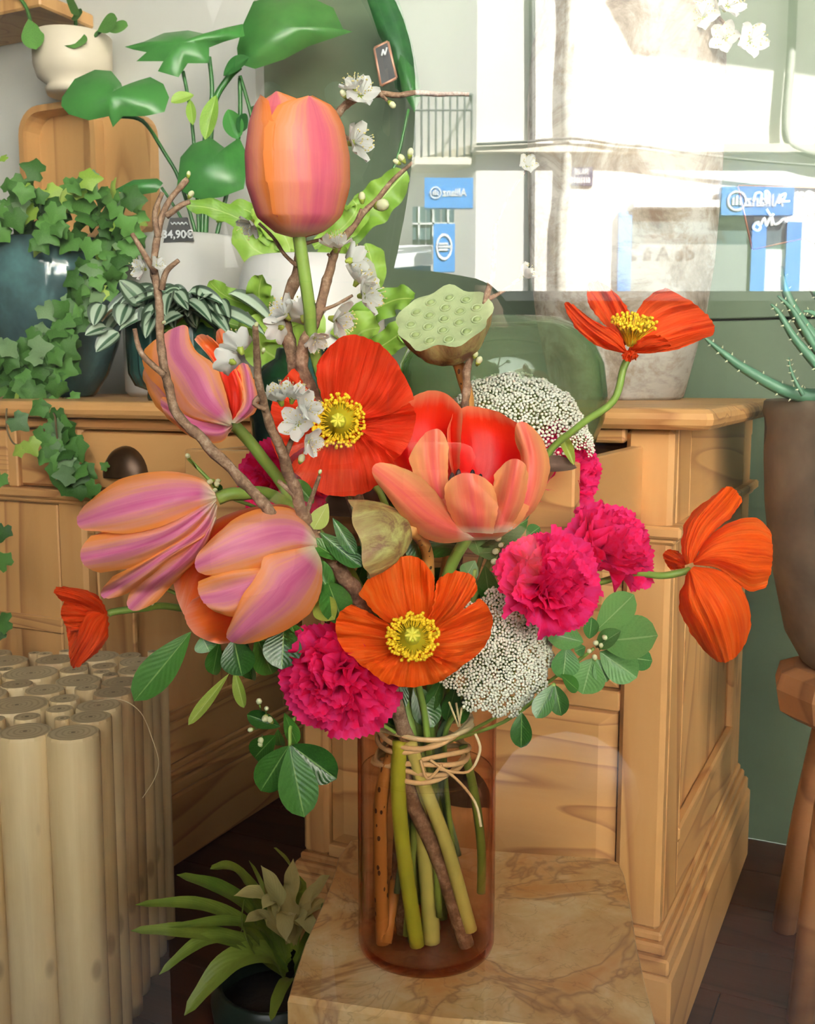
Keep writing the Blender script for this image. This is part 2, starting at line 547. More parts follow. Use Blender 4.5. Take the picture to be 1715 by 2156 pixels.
# added unseen overhang, shaped so its edge throws the slanting shade on the facade
ZE = 6.2
edge = []
for x, y in ((1240, -60), (1332, 116), (1500, 132), (1715, 160), (2300, 210)):
    q = RF(x, y, FD)
    e = (ZE - q.z) * SUN.y / SUN.z
    edge.append((q.x + e * SUN.x / SUN.y, FY + e))
MB().slab([(9.5, FY - 0.3), (9.5, edge[-1][1])] + edge[::-1] + [(edge[0][0] - 0.6, FY - 0.3)], ZE, ZE + 0.12).build('shade_overhang', M_stone, bld, smooth=False)
# balcony of the side face
bal = MB()
b0, b1 = RF(872, 330, 11.9), RF(992, 330, 11.9)
zbt = RF(900, 200, 11.9).z
bal.box(b0.x, b1.x, b0.y - 0.5, b0.y, b0.z - 0.08, b0.z)
bo = bal.build('balcony', M_stone, bld, smooth=False)
rl = MB()
for k in range(9):
    x = b0.x + (b1.x - b0.x) * k / 8
    rl.tube([(x, b0.y, b0.z), (x, b0.y, zbt)], 0.012, 6)
rl.tube([(b0.x, b0.y, zbt), (b1.x, b0.y, zbt)], 0.02, 6).tube([(b0.x, b0.y, zbt - 0.16), (b1.x, b0.y, zbt - 0.16)], 0.012, 6).tube([(b1.x, b0.y, zbt), (b1.x, b0.y - 0.5, zbt)], 0.02, 6)
rl.build('railing', M_iron, bo, smooth=False)
def fbox(mat, name, x0, y0, x1, y1, dep=0.05, D=FD, parent=bld, off=0.0):
    a, b = RF(x0, y0, D), RF(x1, y1, D)
    return MB().box(min(a.x, b.x), max(a.x, b.x), a.y + off, a.y + off + dep, min(a.z, b.z), max(a.z, b.z)).build(name, mat, parent, smooth=False)
# shop front of the insurer: window, blue piers, white lower panel
fbox(M_winglass, 'shop_window', 1325, 443, 1578, 640, 0.03)
M_panel = plain('frosted_window_film', '#565d5a', 0.7)
fbox(M_panel, 'window_panel', 1326, 516, 1578, 640, 0.045)
fbox(M_signwhite, 'window_panel', 1602, 526, 1650, 640, 0.045)
fbox(M_winglass, 'shop_window', 1600, 470, 1652, 526, 0.03)
for a, b in ((1300, 1322), (1578, 1601), (1651, 1674)):
    fbox(M_blue, 'pier', a, 448 if a < 1400 else 470, b, 640, 0.09)
pz = RF(1386, 536, FD)
text_on('de A à Z', 0.22, facing((pz.x, FY + 0.047, pz.z)), M_black, bld, 0.002)
pz = RF(1440, 500, FD)
text_on('Assurances', 0.2, facing((pz.x, FY + 0.034, pz.z)), M_black, bld, 0.002)
# blind box above the window
fbox(M_signwhite, 'blind_box', 1328, 426, 1505, 441, 0.16)
# pipes and cables
def fpts(l, D=FD, off=0.06):
    out = []
    for x, y in l:
        p = RF(x, y, D); out.append(V((p.x, p.y + off, p.z)))
    return out
tag(MB().tube(spline(fpts([(1118, -60), (1119, 200), (1118, 400), (1116, 640)]), 4), 0.035, 8).build('drainpipe', M_darkmetal, bld), 'thin dark drainpipe straight down the white corner building')
tag(MB().tube(spline(fpts([(1194, -60), (1197, 40), (1189, 180), (1190, 300), (1187, 400), (1178, 470), (1176, 640)], off=0.1), 5), [0.06] * 31, 8).build('drainpipe', M_zinc, bld), 'crooked grey zinc drainpipe beside the street name plate')
tag(MB().tube(spline(fpts([(1663, -60), (1656, 120), (1646, 250), (1652, 305), (1690, 325), (1760, 338), (1900, 352)], off=0.12), 5), 0.05, 8).build('conduit', M_zinc, bld), 'grey conduit bending round to run along the white facade')
tag(MB().tube(spline(fpts([(1000, 312), (1100, 307), (1195, 300), (1290, 312), (1360, 318), (1480, 336), (1640, 352), (1800, 362)], off=0.2), 5), 0.017, 6).build('wall_cable', M_darkmetal, bld), 'drooping dark cable strung along above the stone ledge')
# street name plate
p0, p1 = RF(1191, 353, FD), RF(1246, 392, FD)
pm = V(((p0.x + p1.x) / 2, FY, (p0.z + p1.z) / 2))
plate = thing('street_name_plate', pm, 'small blue street name plate under the stone ledge', 'street sign')
MB().box(p0.x, p1.x, FY, FY + 0.03, p1.z, p0.z).build('board', plain('plate_blue', '#232b46', 0.5), plate, smooth=False)
text_on('RUE', 0.09, facing((pm.x + 0.02, FY + 0.032, pm.z + 0.05)), M_signwhite, plate, 0.001)
mk = MB()
for k in range(9):
    x = p0.x + 0.03 + k * 0.027
    mk.box(x, x + 0.018, FY + 0.03, FY + 0.032, pm.z - 0.07, pm.z - 0.01)
mk.build('lettering', M_signwhite, plate, smooth=False)
# the insurer's signs
def sign(x0, y0, x1, y1, D, label, off, depth=0.12):
    a, b = RF(x0, y0, D), RF(x1, y1, D)
    c = V(((a.x + b.x) / 2, a.y + off, (a.z + b.z) / 2))
    o = thing('shop_sign', c, label, 'sign')
    MB().box(a.x, b.x, c.y, c.y + depth, b.z, a.z).build('board', M_blue, o, smooth=False)
    return o, c, c.y + depth, abs(b.x - a.x), abs(a.z - b.z)
o, c, yf, wd, hg = sign(1510, 399, 1657, 458, FD, 'wide blue shop sign with white lettering over the window', 0.05)
text_on('Allianz', hg * 0.62, facing((c.x + wd * 0.10, yf + 0.002, c.z)), M_signwhite, o, 0.006, 0.82)
emblem(o, facing((c.x - wd * 0.29, yf + 0.002, c.z)), hg * 0.36, M_signwhite)
o, c, yf, wd, hg = sign(893, 378, 994, 441, 11.4, 'blue shop sign jutting out from the building corner', 0.0, 0.1)
text_on('Allianz', hg * 0.36, facing((c.x + wd * 0.12, yf + 0.002, c.z)), M_signwhite, o, 0.006, 0.85)
emblem(o, facing((c.x - wd * 0.27, yf + 0.002, c.z)), hg * 0.2, M_signwhite)
o, c, yf, wd, hg = sign(912, 474, 956, 574, 11.4, 'upright blue shop sign with only an emblem', 0.0, 0.1)
emblem(o, facing((c.x, yf + 0.002, c.z + hg * 0.02)), hg * 0.28, M_signwhite, turn=PI / 2, sx=0.62)
# side windows and awning of the corner building
for x0, x1 in ((868, 895), (897, 926), (930, 955)):
    wv = fbox(M_winglass, 'side_window', x0, 436, x1, 516, 0.03, 11.95)
    for k in range(1, 3):
        xm = x0 + (x1 - x0) * 0.5
    fbox(M_plaster2, 'glazing_bar', (x0 + x1) / 2 - 2, 436, (x0 + x1) / 2 + 2, 516, 0.05, 11.94, wv)
    fbox(M_plaster2, 'glazing_bar', x0, 470, x1, 474, 0.05, 11.94, wv)
a, b = RF(760, 545, 11.6), RF(910, 530, 11.6)
aw = tag(MB().add([(a.x, a.y, a.z), (b.x, b.y, a.z + 0.08), (b.x, b.y - 0.9, b.z + 0.2), (a.x, a.y - 0.9, b.z + 0.15), (a.x, a.y, a.z - 0.13), (b.x, b.y, a.z - 0.06)], [(0, 1, 2, 3), (4, 5, 1, 0)]).build('awning', M_signwhite, smooth=False), 'white fabric awning on the shaded side of the building', 'awning')
fbox(M_blue, 'side_shop_front', 780, 560, 906, 640, 0.05, 11.8)

# ------------------------------------------------------------------ vehicles at the kerb
M_paint = plain('charcoal_car_paint', '#1d2022', 0.45)
M_van = plain('dark_green_van_paint', '#1f2826', 0.5)
M_carglass = plain('tinted_car_glass', '#0c0f10', 0.12)
M_tyre = plain('tyre', '#141414', 0.85)
M_rim = plain('alloy', '#8b8d8f', 0.35, 0.8)
M_lamp = plain('red_lamp_lens', '#7a1512', 0.25)
def vehicle(name, label, x0, prof, wins, yn, yf_, paint, wheels, z0):
    o = thing(name, (x0, yn, z0), label, 'vehicle')
    # body: side profile swept across the width, sides tucked in towards the roof
    mb = MB()
    n = len(prof)
    zmax = max(z for x, z in prof); zw = 0.92
    rings = []
    for fy, inset in ((0.0, 1.0), (0.06, 0.35), (0.2, 0.0), (0.8, 0.0), (0.94, 0.35), (1.0, 1.0)):
        ring = []
        for x, z in prof:
            k = max(0.0, (z - zw) / (zmax - zw))
            yy = yn + (yf_ - yn) * fy
            cy = (yn + yf_) / 2
            yy = cy + (yy - cy) * (1 - 0.16 * k)
            zz = z - 0.05 * inset * (1 if z > 0.5 else 0)
            ring.append(V((x0 + x, yy, z0 + zz)))
        rings.append(ring)
    vs = [p for r in rings for p in r]
    fs = [tuple(range(n)), tuple(range(6 * n - 1, 5 * n - 1, -1))]
    for r in range(5):
        for i in range(n):
            j = (i + 1) % n
            fs.append((r * n + j, r * n + i, (r + 1) * n + i, (r + 1) * n + j))
    mb.add(vs, fs).build('body', paint, o, smooth=False)
    for side in (0, 1):
        for wq in wins:
            q = []
            for x, z in wq:
                k = max(0.0, (z - zw) / (zmax - zw)); cy = (yn + yf_) / 2
                yy = cy + ((yn if side == 0 else yf_) - cy) * (1 - 0.16 * k)
                q.append(V((x0 + x, yy + (0.006 if side == 0 else -0.006) * (1 if yn > yf_ else -1), z0 + z)))
            MB().add(q, [tuple(range(len(q)))]).build('window', M_carglass, o, smooth=False)
    for wxp in wheels:
        for yy in (yn - 0.1, yf_ + 0.1):
            Mw = Matrix.Translation((x0 + wxp, yy, z0 + 0.33)) @ Matrix.Rotation(PI / 2, 4, 'X')
            wh = MB().lathe([(0.2, -0.11), (0.31, -0.1), (0.335, -0.05), (0.335, 0.05), (0.31, 0.1), (0.2, 0.11)], 24).build('wheel', M_tyre, o, Mw)
            MB().lathe([(0.0, -0.115), (0.2, -0.113), (0.2, 0.113), (0.0, 0.115)], 16).build('hub', M_rim, wh, Mw)
    for yy in (yn - 0.12, yf_ + 0.12):
        xr = x0 + prof[0][0]
        MB().box(xr - 0.015, xr + 0.05, yy - 0.06, yy + 0.06, z0 + 0.75, z0 + 1.0).build('tail_lamp', M_lamp, o, smooth=False)
    return o
RZ = ST - 0.12
car_prof = [(0.0, 0.16), (0.0, 0.9), (0.1, 1.1), (0.22, 1.62), (0.5, 1.71), (2.0, 1.71), (2.5, 1.62), (3.15, 1.12), (4.05, 0.98), (4.3, 0.75), (4.35, 0.2), (0.2, 0.14)]
car_win = [[(0.3, 1.12), (0.42, 1.55), (1.15, 1.58), (1.15, 1.12)], [(1.22, 1.12), (1.22, 1.58), (2.2, 1.56), (2.75, 1.12)]]
vehicle('parked_car', 'charcoal tall family car parked at the kerb', -0.38, car_prof, car_win, -1.95, -3.75, M_paint, (0.8, 3.45), RZ)
van_prof = [(0.0, 0.16), (0.0, 1.0), (-0.02, 2.35), (-0.1, 2.6), (-3.4, 2.62), (-3.9, 2.35), (-4.5, 1.35), (-5.2, 1.15), (-5.35, 0.8), (-5.35, 0.16)]
van_win = [[(-3.2, 1.35), (-3.2, 2.05), (-3.85, 2.05), (-4.25, 1.35)]]
vehicle('blocking_van', 'tall dark van added behind the charcoal car to block the reflection', -0.46, list(reversed(van_prof)), van_win, -1.95, -3.9, M_van, (-0.9, -4.3), RZ)  # van added here to keep the bright street out of the pane
# ------------------------------------------------------------------ pine kneehole desk against the green wall
desk = thing('pine_desk', DESK0, 'honey coloured pine kneehole desk with moulded plinths and drawers', 'desk')
def db(name, mat, x0, x1, y0, y1, z0, z1, bev=0.003, parent=None):
    return MB().box(x0, x1, y0, y1, z0, z1, None, bev=bev).build(name, mat, parent or desk, DM, smooth=False)
ZT = 0.80
# top with a rounded lip
m = MB()
prof = [(0.0, 0.0), (0.012, 0.001), (0.017, 0.006), (0.019, 0.0125), (0.017, 0.019), (0.012, 0.0235), (0.006, 0.025)]
X0, X1, Y0, Y1 = -1.41, 0.008, 0.008, 0.66
rings = []
for o_, z in prof:
    rings.append([V((X0 - o_, Y0 - o_, ZT - 0.025 + z)), V((X1 + o_ - 0.006, Y0 - o_, ZT - 0.025 + z)), V((X1 + o_, Y0 - o_ + 0.006, ZT - 0.025 + z)), V((X1 + o_, Y1 + o_, ZT - 0.025 + z)), V((X0 - o_, Y1 + o_, ZT - 0.025 + z))])
vs = [p for r in rings for p in r]
fs = [(4, 3, 2, 1, 0), tuple(30 + k for k in range(5))]
for r in range(6):
    for k in range(5):
        fs.append((r * 5 + k, r * 5 + (k + 1) % 5, r * 5 + 5 + (k + 1) % 5, r * 5 + 5 + k))
m.add(vs, fs).build('desktop', M_pine, desk, DM, smooth=False)
db('frieze', M_pine, -1.40, -0.075, 0.012, 0.03, 0.7585, ZT - 0.024)
db('frieze', M_piney, -0.04, -0.021, 0.03, 0.655, 0.74, ZT - 0.024, 0.001)
def moulding(name, x0, x1, y0, y1, z0, z1, steps, mat=M_pine):
    m = MB()
    for a, b, o_ in steps:
        m.box(x0 - o_, x1 + o_, y0 - o_, y1 + o_, z0 + (z1 - z0) * a, z0 + (z1 - z0) * b, None, bev=0.003)
    return m.build(name, mat, desk, DM, smooth=False)
def pedestal(x0, x1, rows):
    db('plinth', M_piney, x0 - 0.018, x1 + 0.02, 0.0, 0.66, 0.0, 0.125, 0.004)
    moulding('plinth_moulding', x0, x1, 0.02, 0.64, 0.125, 0.172, ((0.0, 0.45, 0.016), (0.45, 0.75, 0.01), (0.75, 1.0, 0.004)), M_piney)
    # front uprights and rails
    db('stile', M_pinez, x1 - 0.055, x1, 0.018, 0.045, 0.172, 0.775, 0.006)
    db('stile', M_pinez, x0, x0 + 0.04, 0.018, 0.045, 0.172, 0.775, 0.006)
    for z0, z1 in ((0.172, 0.19), (0.437, 0.4615)):
        db('rail', M_pine, x0 + 0.04, x1 - 0.055, 0.02, 0.045, z0, z1, 0.002)
    # sides: frame and sunk panel, outside on the right
    for xa, xb, s_ in ((x1 - 0.02, x1, 1), (x0, x0 + 0.02, -1)):
        db('side_stile', M_pinez, xa, xb, 0.045, 0.12, 0.172, 0.775, 0.002)
        db('side_stile', M_pinez, xa, xb, 0.56, 0.64, 0.172, 0.775, 0.002)
        db('side_rail', M_piney, xa, xb, 0.12, 0.56, 0.172, 0.245, 0.002)
        db('side_rail', M_piney, xa, xb, 0.12, 0.56, 0.60, 0.775, 0.002)
        xm = xa if s_ > 0 else xb - 0.008
        db('side_panel', M_pinez, xm, xm + 0.008, 0.12, 0.56, 0.245, 0.60, 0.0)
        xo = xb if s_ > 0 else xa
        mm = MB()
        mm.box(min(xo, xo - 0.012 * s_), max(xo, xo - 0.012 * s_) + 0.002 * s_, 0.12, 0.56, 0.245, 0.263, None, bev=0.003)
        mm.box(min(xo, xo - 0.012 * s_), max(xo, xo - 0.012 * s_), 0.12, 0.132, 0.263, 0.60, None, bev=0.003)
        mm.box(min(xo, xo - 0.012 * s_), max(xo, xo - 0.012 * s_), 0.548, 0.56, 0.263, 0.60, None, bev=0.003)
        mm.build('panel_moulding', M_piney, desk, DM, smooth=False)
    moulding('waist_moulding', x0, x1, 0.02, 0.64, 0.643, 0.665, ((0.0, 0.4, 0.006), (0.35, 1.0, 0.013)), M_pine)
    db('back_board', M_pine, x0 + 0.02, x1 - 0.02, 0.625, 0.635, 0.172, 0.77, 0.0)
M_cup = plain('aged_brass_pull', '#4a3524', 0.38, 0.55, vary=0.3, scale=30)
def cup_pull(xc, yf_, zc, parent):
    m = MB()
    def fn(a, b):
        th = PI * a; ph = (PI / 2) * b
        return V((xc + 0.04 * math.cos(th) * math.cos(ph * 0.999), yf_ - 0.026 * math.sin(ph), zc + 0.045 * math.sin(th) * math.cos(ph * 0.999)))
    m.grid(fn, 16, 6)
    m.box(xc - 0.042, xc + 0.042, yf_ - 0.004, yf_, zc - 0.004, zc + 0.002)
    return m.build('cup_pull', M_cup, parent, DM)
def drawer_front(x0, x1, z0, z1, y=0.022, pull=True, raised=0.022):
    m = MB()
    o_, b = 0.0, raised
    vs = [V((x0, y + 0.018, z0)), V((x1, y + 0.018, z0)), V((x1, y + 0.018, z1)), V((x0, y + 0.018, z1)),
          V((x0, y + 0.008, z0)), V((x1, y + 0.008, z0)), V((x1, y + 0.008, z1)), V((x0, y + 0.008, z1)),
          V((x0 + b, y, z0 + b * 0.8)), V((x1 - b, y, z0 + b * 0.8)), V((x1 - b, y, z1 - b * 0.8)), V((x0 + b, y, z1 - b * 0.8))]
    fs = [(3, 2, 1, 0)[::-1], (8, 9, 10, 11)]
    for r in (0, 4):
        for k in range(4):
            fs.append((r + k, r + (k + 1) % 4, r + 4 + (k + 1) % 4, r + 4 + k))
    fs[0] = (0, 3, 2, 1)
    d = m.add(vs, fs).build('drawer', M_pine, desk, DM, smooth=False)
    if pull: cup_pull((x0 + x1) / 2, y, (z0 + z1) / 2 - 0.022, d)
    return d
pedestal(-0.518, -0.02, 3)
pedestal(-1.40, -0.898, 3)
drawer_front(-0.476, -0.078, 0.464, 0.641)
drawer_front(-0.476, -0.078, 0.192, 0.4355)
drawer_front(-1.03, -0.60, 0.667, 0.757, raised=0.006)
drawer_front(-1.345, -1.05, 0.667, 0.757, raised=0.006)
db('stile', M_pinez, -0.60, -0.518, 0.018, 0.045, 0.665, 0.76, 0.002)
db('stile', M_pinez, -1.05, -1.03, 0.018, 0.045, 0.665, 0.76, 0.002)
db('apron', M_pine, -0.898, -0.518, 0.03, 0.5, 0.645, 0.664, 0.001)
moulding('waist_moulding', -0.888, -0.528, 0.02, 0.045, 0.643, 0.665, ((0.0, 0.4, 0.006), (0.35, 1.0, 0.013)))
db('door', M_pinez, -1.355, -0.957, 0.024, 0.04, 0.192, 0.641, 0.002)
# the pulled out drawer
E = -0.275
dr = db('open_drawer', M_pine, -0.478, -0.047, E, E + 0.02, 0.667, 0.757, 0.002)
tag(dr, 'pulled out pine drawer of the desk')
db('drawer_side', M_piney, -0.069, -0.055, E + 0.02, 0.2, 0.669, 0.755, 0.0015, dr)
db('drawer_side', M_piney, -0.47, -0.456, E + 0.02, 0.2, 0.669, 0.755, 0.0015, dr)
db('drawer_back', M_pine, -0.456, -0.069, 0.185, 0.2, 0.669, 0.745, 0.001, dr)
db('drawer_bottom', M_pine, -0.456, -0.069, E + 0.02, 0.185, 0.672, 0.680, 0.0, dr)
cup_pull(-0.2625, E, 0.70, dr)
dvt = MB()
for k in range(4):
    dvt.box(-0.0552, -0.0535, E + 0.021, E + 0.036, 0.675 + k * 0.02, 0.687 + k * 0.02)
dvt.build('dovetail', M_pinez, dr, DM, smooth=False)

# ------------------------------------------------------------------ spalted slab stool under the vase
t = NT('spalted_wood')
co = t.coord('Object', (1, 1, 1))
n1 = t.noise(co, 7.5, 4, 0.6, 0.9)
n2 = t.noise(co, 16, 5, 0.65, 0.4)
base = t.ramp(n2, [(0.3, '#cf9f62'), (0.5, '#e4be84'), (0.68, '#efd8ab')])
base = t.mix(t.ramp(n1, [(0.42, (0, 0, 0, 1)), (0.62, (0.75, 0.75, 0.75, 1))]), base, '#d08b45')
d1 = t.math('ABSOLUTE', t.math('SUBTRACT', n1, 0.53))
ln = t.ramp(d1, [(0.0, (1, 1, 1, 1)), (0.012, (0.55, 0.55, 0.55, 1)), (0.03, (0, 0, 0, 1))])
base = t.mix(t.math('MULTIPLY', ln, 0.5), base, '#7c4a22')
n3 = t.noise(co, 11, 4, 0.6, 1.6)
d2 = t.math('ABSOLUTE', t.math('SUBTRACT', n3, 0.47))
ln2 = t.ramp(d2, [(0.0, (1, 1, 1, 1)), (0.008, (0.3, 0.3, 0.3, 1)), (0.016, (0, 0, 0, 1))])
base = t.mix(t.math('MULTIPLY', ln2, 0.3), base, '#8a5228')
M_spalt = t.done(t.bsdf(base, 0.38, 0, t.bump(n2, 0.06, 0.003)))
ZS = 0.33
out = [G(x, y, ZS) for x, y in ((737, 1768), (712, 1800), (700, 1845), (676, 1905), (640, 1985), (618, 2050), (605, 2098), (760, 2122), (930, 2146), (1100, 2158), (1250, 2176), (1388, 2196), (1378, 2140), (1362, 2080), (1340, 1985), (1327, 1900), (1315, 1840), (1303, 1815), (1285, 1806), (1180, 1800), (1040, 1790), (900, 1775), (780, 1760))]
ctr = sum((V(p) for p in out), V()) / len(out)
st = thing('slab_stool', (ctr.x, ctr.y, 0), 'low stool of pale spalted wood slab under the bouquet vase', 'stool')
m = MB()
out = [V((p.x, p.y, 0)) for p in out]
def inset(k): return [ctr.xy.to_3d() + (p - ctr.xy.to_3d()) * k for p in out]
ringz = [(0.985, ZS - 0.034), (1.0, ZS - 0.030), (1.0, ZS - 0.005), (0.992, ZS - 0.001), (0.985, ZS)]
vs = []
for k, z in ringz: vs += [V((p.x, p.y, z)) for p in inset(k)]
n = len(out)
fs = [tuple(range(n)), tuple(4 * n + k for k in range(n - 1, -1, -1))]
for r in range(4):
    for k in range(n):
        fs.append((r * n + (k + 1) % n, r * n + k, (r + 1) * n + k, (r + 1) * n + (k + 1) % n))
m.add(vs, fs).build('top', M_spalt, st, smooth=False)
fl0, fl1 = G(607, 2100, ZS), G(955, 2150, ZS)
def leg(x0, x1, y0, y1, name='leg'):
    MB().box(x0, x1, y0, y1, 0.0, ZS - 0.033, None, bev=0.008).build(name, M_spalt, st, smooth=False)
leg(fl0.x + 0.002, fl1.x - 0.002, fl0.y + 0.004, fl0.y + 0.05)
leg(0.13, 0.19, 0.80, 0.85)
leg(-0.05, 0.01, 1.02, 1.07)
leg(0.15, 0.205, 1.01, 1.06)

# ------------------------------------------------------------------ stool of bundled logs
t = NT('peeled_log')
co = t.coord('Object', (9, 9, 0.9))
nn = t.noise(co, 3, 5, 0.6, 0.3)
oi = t.n('ObjectInfo')
c = t.ramp(t.math('ADD', t.math('MULTIPLY', nn, 0.7), t.math('MULTIPLY', oi.outputs['Random'], 0.4)), [(0.3, '#b3936a'), (0.5, '#d6b988'), (0.7, '#e4cc9e'), (0.9, '#c8a983')])
kn = t.n('TexVoronoi', None, Vector=t.coord('Object', (14, 14, 7)), Scale=1.0)
kd = t.ramp(kn.outputs['Distance'], [(0.0, (1, 1, 1, 1)), (0.07, (0.8, 0.8, 0.8, 1)), (0.12, (0, 0, 0, 1))])
c = t.mix(t.math('MULTIPLY', kd, 0.55), c, '#6d5038')
M_log = t.done(t.bsdf(c, 0.55, 0, t.bump(nn, 0.25, 0.004)))
t = NT('log_end_grain')
co = t.coord('Object')
sp = t.n('SeparateXYZ', None, i0=co)
rr = t.math('SQRT', t.math('ADD', t.math('MULTIPLY', sp.outputs[0], sp.outputs[0]), t.math('MULTIPLY', sp.outputs[1], sp.outputs[1])))
nn = t.noise(co, 40, 4, 0.6)
ring = t.math('SINE', t.math('ADD', t.math('MULTIPLY', rr, 900.0), t.math('MULTIPLY', nn, 7.0)))
oi = t.n('ObjectInfo')
c = t.ramp(oi.outputs['Random'], [(0.0, '#ac9672'), (0.5, '#ccb790'), (1.0, '#b8a17c')])
c = t.mix(t.math('MULTIPLY', t.math('MAXIMUM', ring, 0.0), 0.35), c, '#7d674a')
pit = t.math('LESS_THAN', t.math('ADD', rr, t.math('MULTIPLY', nn, 0.002)), 0.0035)
c = t.mix(t.math('MULTIPLY', pit, 0.7), c, '#4f3a27')
M_logend = t.done(t.bsdf(c, 0.7))
ZL = 0.436
lst = thing('log_stool', (-0.58, 1.31, 0), 'square stool made of upright peeled log sections', 'stool')
centres = []
lx0, lx1, ly0, ly1 = -0.82, -0.352, 1.112, 1.50
def tryput(x, y, r):
    if not (lx0 + r <= x <= lx1 - r + 0.002 and ly0 + r - 0.002 <= y <= ly1 - r): return False
    for (a, b, c_) in centres:
        if math.hypot(a - x, b - y) < (r + c_) * 0.985: return False
    centres.append((x, y, r)); return True
x = lx1
for r in (0.026, 0.030, 0.027, 0.029, 0.028, 0.026, 0.03, 0.028):            # the front row, from the near corner
    x -= r; tryput(x, ly0 + r, r); x -= r
y = ly0 + 0.056
for r in (0.022, 0.027, 0.023, 0.026, 0.021, 0.027, 0.024):
    y += r; tryput(lx1 - r, y, r); y += r
for k in range(5000):
    tryput(rnd(lx0, lx1), rnd(ly0, ly1), rnd(0.026, 0.036) if k < 900 else rnd(0.015, 0.026) if k < 3200 else rnd(0.008, 0.014))
grown = []
for i, (x, y, r) in enumerate(centres):
    lim = min([math.hypot(a - x, b - y) - (grown[j][2] if j < i else c_) for j, (a, b, c_) in enumerate(centres) if j != i] + [x - lx0 + .004, lx1 - x + .004, y - ly0 + .004, ly1 - y + .01, 0.037])
    grown.append((x, y, max(r, lim * 1.10)))
centres = grown
for i, (x, y, r) in enumerate(centres):
    zt = ZL + rnd(-0.0015, 0.0015)
    n = 14
    ph = rnd(0, 9)
    def wob(p, a, tt, r=r, ph=ph):
        k = 1 + 0.05 * nz((math.cos(a) * 1.2 + ph, math.sin(a) * 1.2, p.z * 5))
        return V((p.x * k, p.y * k, p.z))
    m = MB()
    m.lathe([(r * 0.97, 0.0), (r, 0.02), (r * 0.985, 0.2), (r, zt - 0.004), (r * 0.96, zt - 0.0005)], n, fn=wob)
    m.f.pop(); m.m.pop()
    b = 4 * n
    m.f.append(tuple(b + k for k in range(n))); m.m.append(1)
    lo_ = m.build('log', [M_log, M_logend], lst, Matrix.Translation((x, y, 0)), smooth=False)
    nf = len(lo_.data.polygons)
    lo_.data.polygons.foreach_set('use_smooth', [k < nf - 1 - n for k in range(nf)])
hair = [P(195, 1478, 1.25), P(250, 1472, 1.22), P(296, 1500, 1.2), P(322, 1560, 1.16), P(334, 1605, 1.15), P(325, 1640, 1.15), P(300, 1680, 1.15)]
tag(MB().tube(spline(hair, 6), 0.0005, 5).build('raffia_strand', plain('pale_raffia', '#d8c49a', 0.6)), 'thin loose raffia strand trailing off the log stool', 'raffia')

# ------------------------------------------------------------------ pots on the desk
def ondesk(px, yl_, z=ZT):
    p = wallhit(px, 840, yl_)
    return V((p.x, p.y, z))
def zat(py, p):                       # height of the pixel row at the depth of p
    return P(857, py, p.y).z
def pot(name, label, base, prof, mat, cat='pot', n=48, fn=None, thick=0.006, soil=None, group=None, soilz=None):
    o = thing(name, base, label, cat, group)
    pr = list(prof)
    rt, ztop = pr[-1]
    ins = [(max(r - thick, 0.002), z) for r, z in reversed(pr) if z > (prof[0][1] + 0.012)]
    ins = [(rt - thick * 0.3, ztop + thick * 0.25)] + ins
    MB().lathe(pr + ins, n, fn=fn).build('body', mat, o, Matrix.Translation(base))
    if soil is not None:
        zz = soilz if soilz is not None else ztop - 0.03
        MB().lathe([(0.0, zz - 0.004), (lerpl([(z, r) for r, z in pr], zz) - thick, zz), (0.0, zz + 0.006)], 24).build('soil', soil, o, Matrix.Translation(base))
    return o
M_soil = plain('potting_soil', '#2c211a', 0.95, vary=0.4, scale=60, bump=0.5)
t = NT('teal_glaze')
co = t.coord('Object', (1, 1, 1))
nn = t.noise(co, 9, 4, 0.6)
M_teal = t.done(t.bsdf(t.ramp(nn, [(0.3, '#34464a'), (0.5, '#41595b'), (0.7, '#4f7273')]), 0.09))
b1 = ondesk(128, 0.30)
k1 = b1.y / FPX
tp = pot('glazed_pot', 'large rounded dark teal glazed pot overflowing with ivy', b1,
         [(66 * k1, 0), (72 * k1, 0.004), (98 * k1, 0.04), (122 * k1, 0.10), (140 * k1, 0.17), (147 * k1, 0.22), (143 * k1, 0.255), (134 * k1, 0.278)], M_teal, soil=M_soil)
t = NT('green_fluted_glaze')
M_flute = t.done(t.bsdf(t.ramp(t.noise(t.coord('Object'), 6, 3), [(0.3, '#22403c'), (0.7, '#3a5c56')]), 0.22))
b2 = ondesk(372, 0.10)
k2 = b2.y / FPX
def flute(p, a, tt):
    if tt < 0.08 or tt > 0.55: return p
    k = 1 - 0.055 * abs(math.sin(a * 13))
    return V((p.x * k, p.y * k, p.z))
pot('fluted_pot', 'dark green fluted ceramic pot with striped trailing plant', b2,
    [(58 * k2, 0), (60 * k2, 0.004), (58 * k2, 0.015), (84 * k2, 0.022), (97 * k2, 0.04), (100 * k2, 0.08), (100 * k2, 0.122), (100 * k2, 0.128)], M_flute, n=104, fn=flute, soil=M_soil)
M_wpot = plain('matt_white_ceramic', '#c6c3bc', 0.55, vary=0.03, scale=5)
b3 = ondesk(398, 0.44)
k3 = b3.y / FPX
h3 = zat(505, b3) - ZT
pot('white_pot', 'big matt white pot behind the fluted green pot', b3,
    [(118 * k3, 0), (128 * k3, 0.01), (130 * k3, h3 * 0.5), (127 * k3, h3 - 0.02), (122 * k3, h3 - 0.006), (115 * k3, h3)], M_wpot, soil=M_soil)
b4 = ondesk(655, 0.26)
k4 = b4.y / FPX
h4 = zat(548, b4) - ZT
M_wpot2 = plain('gloss_white_ceramic', '#d6d3ce', 0.35)
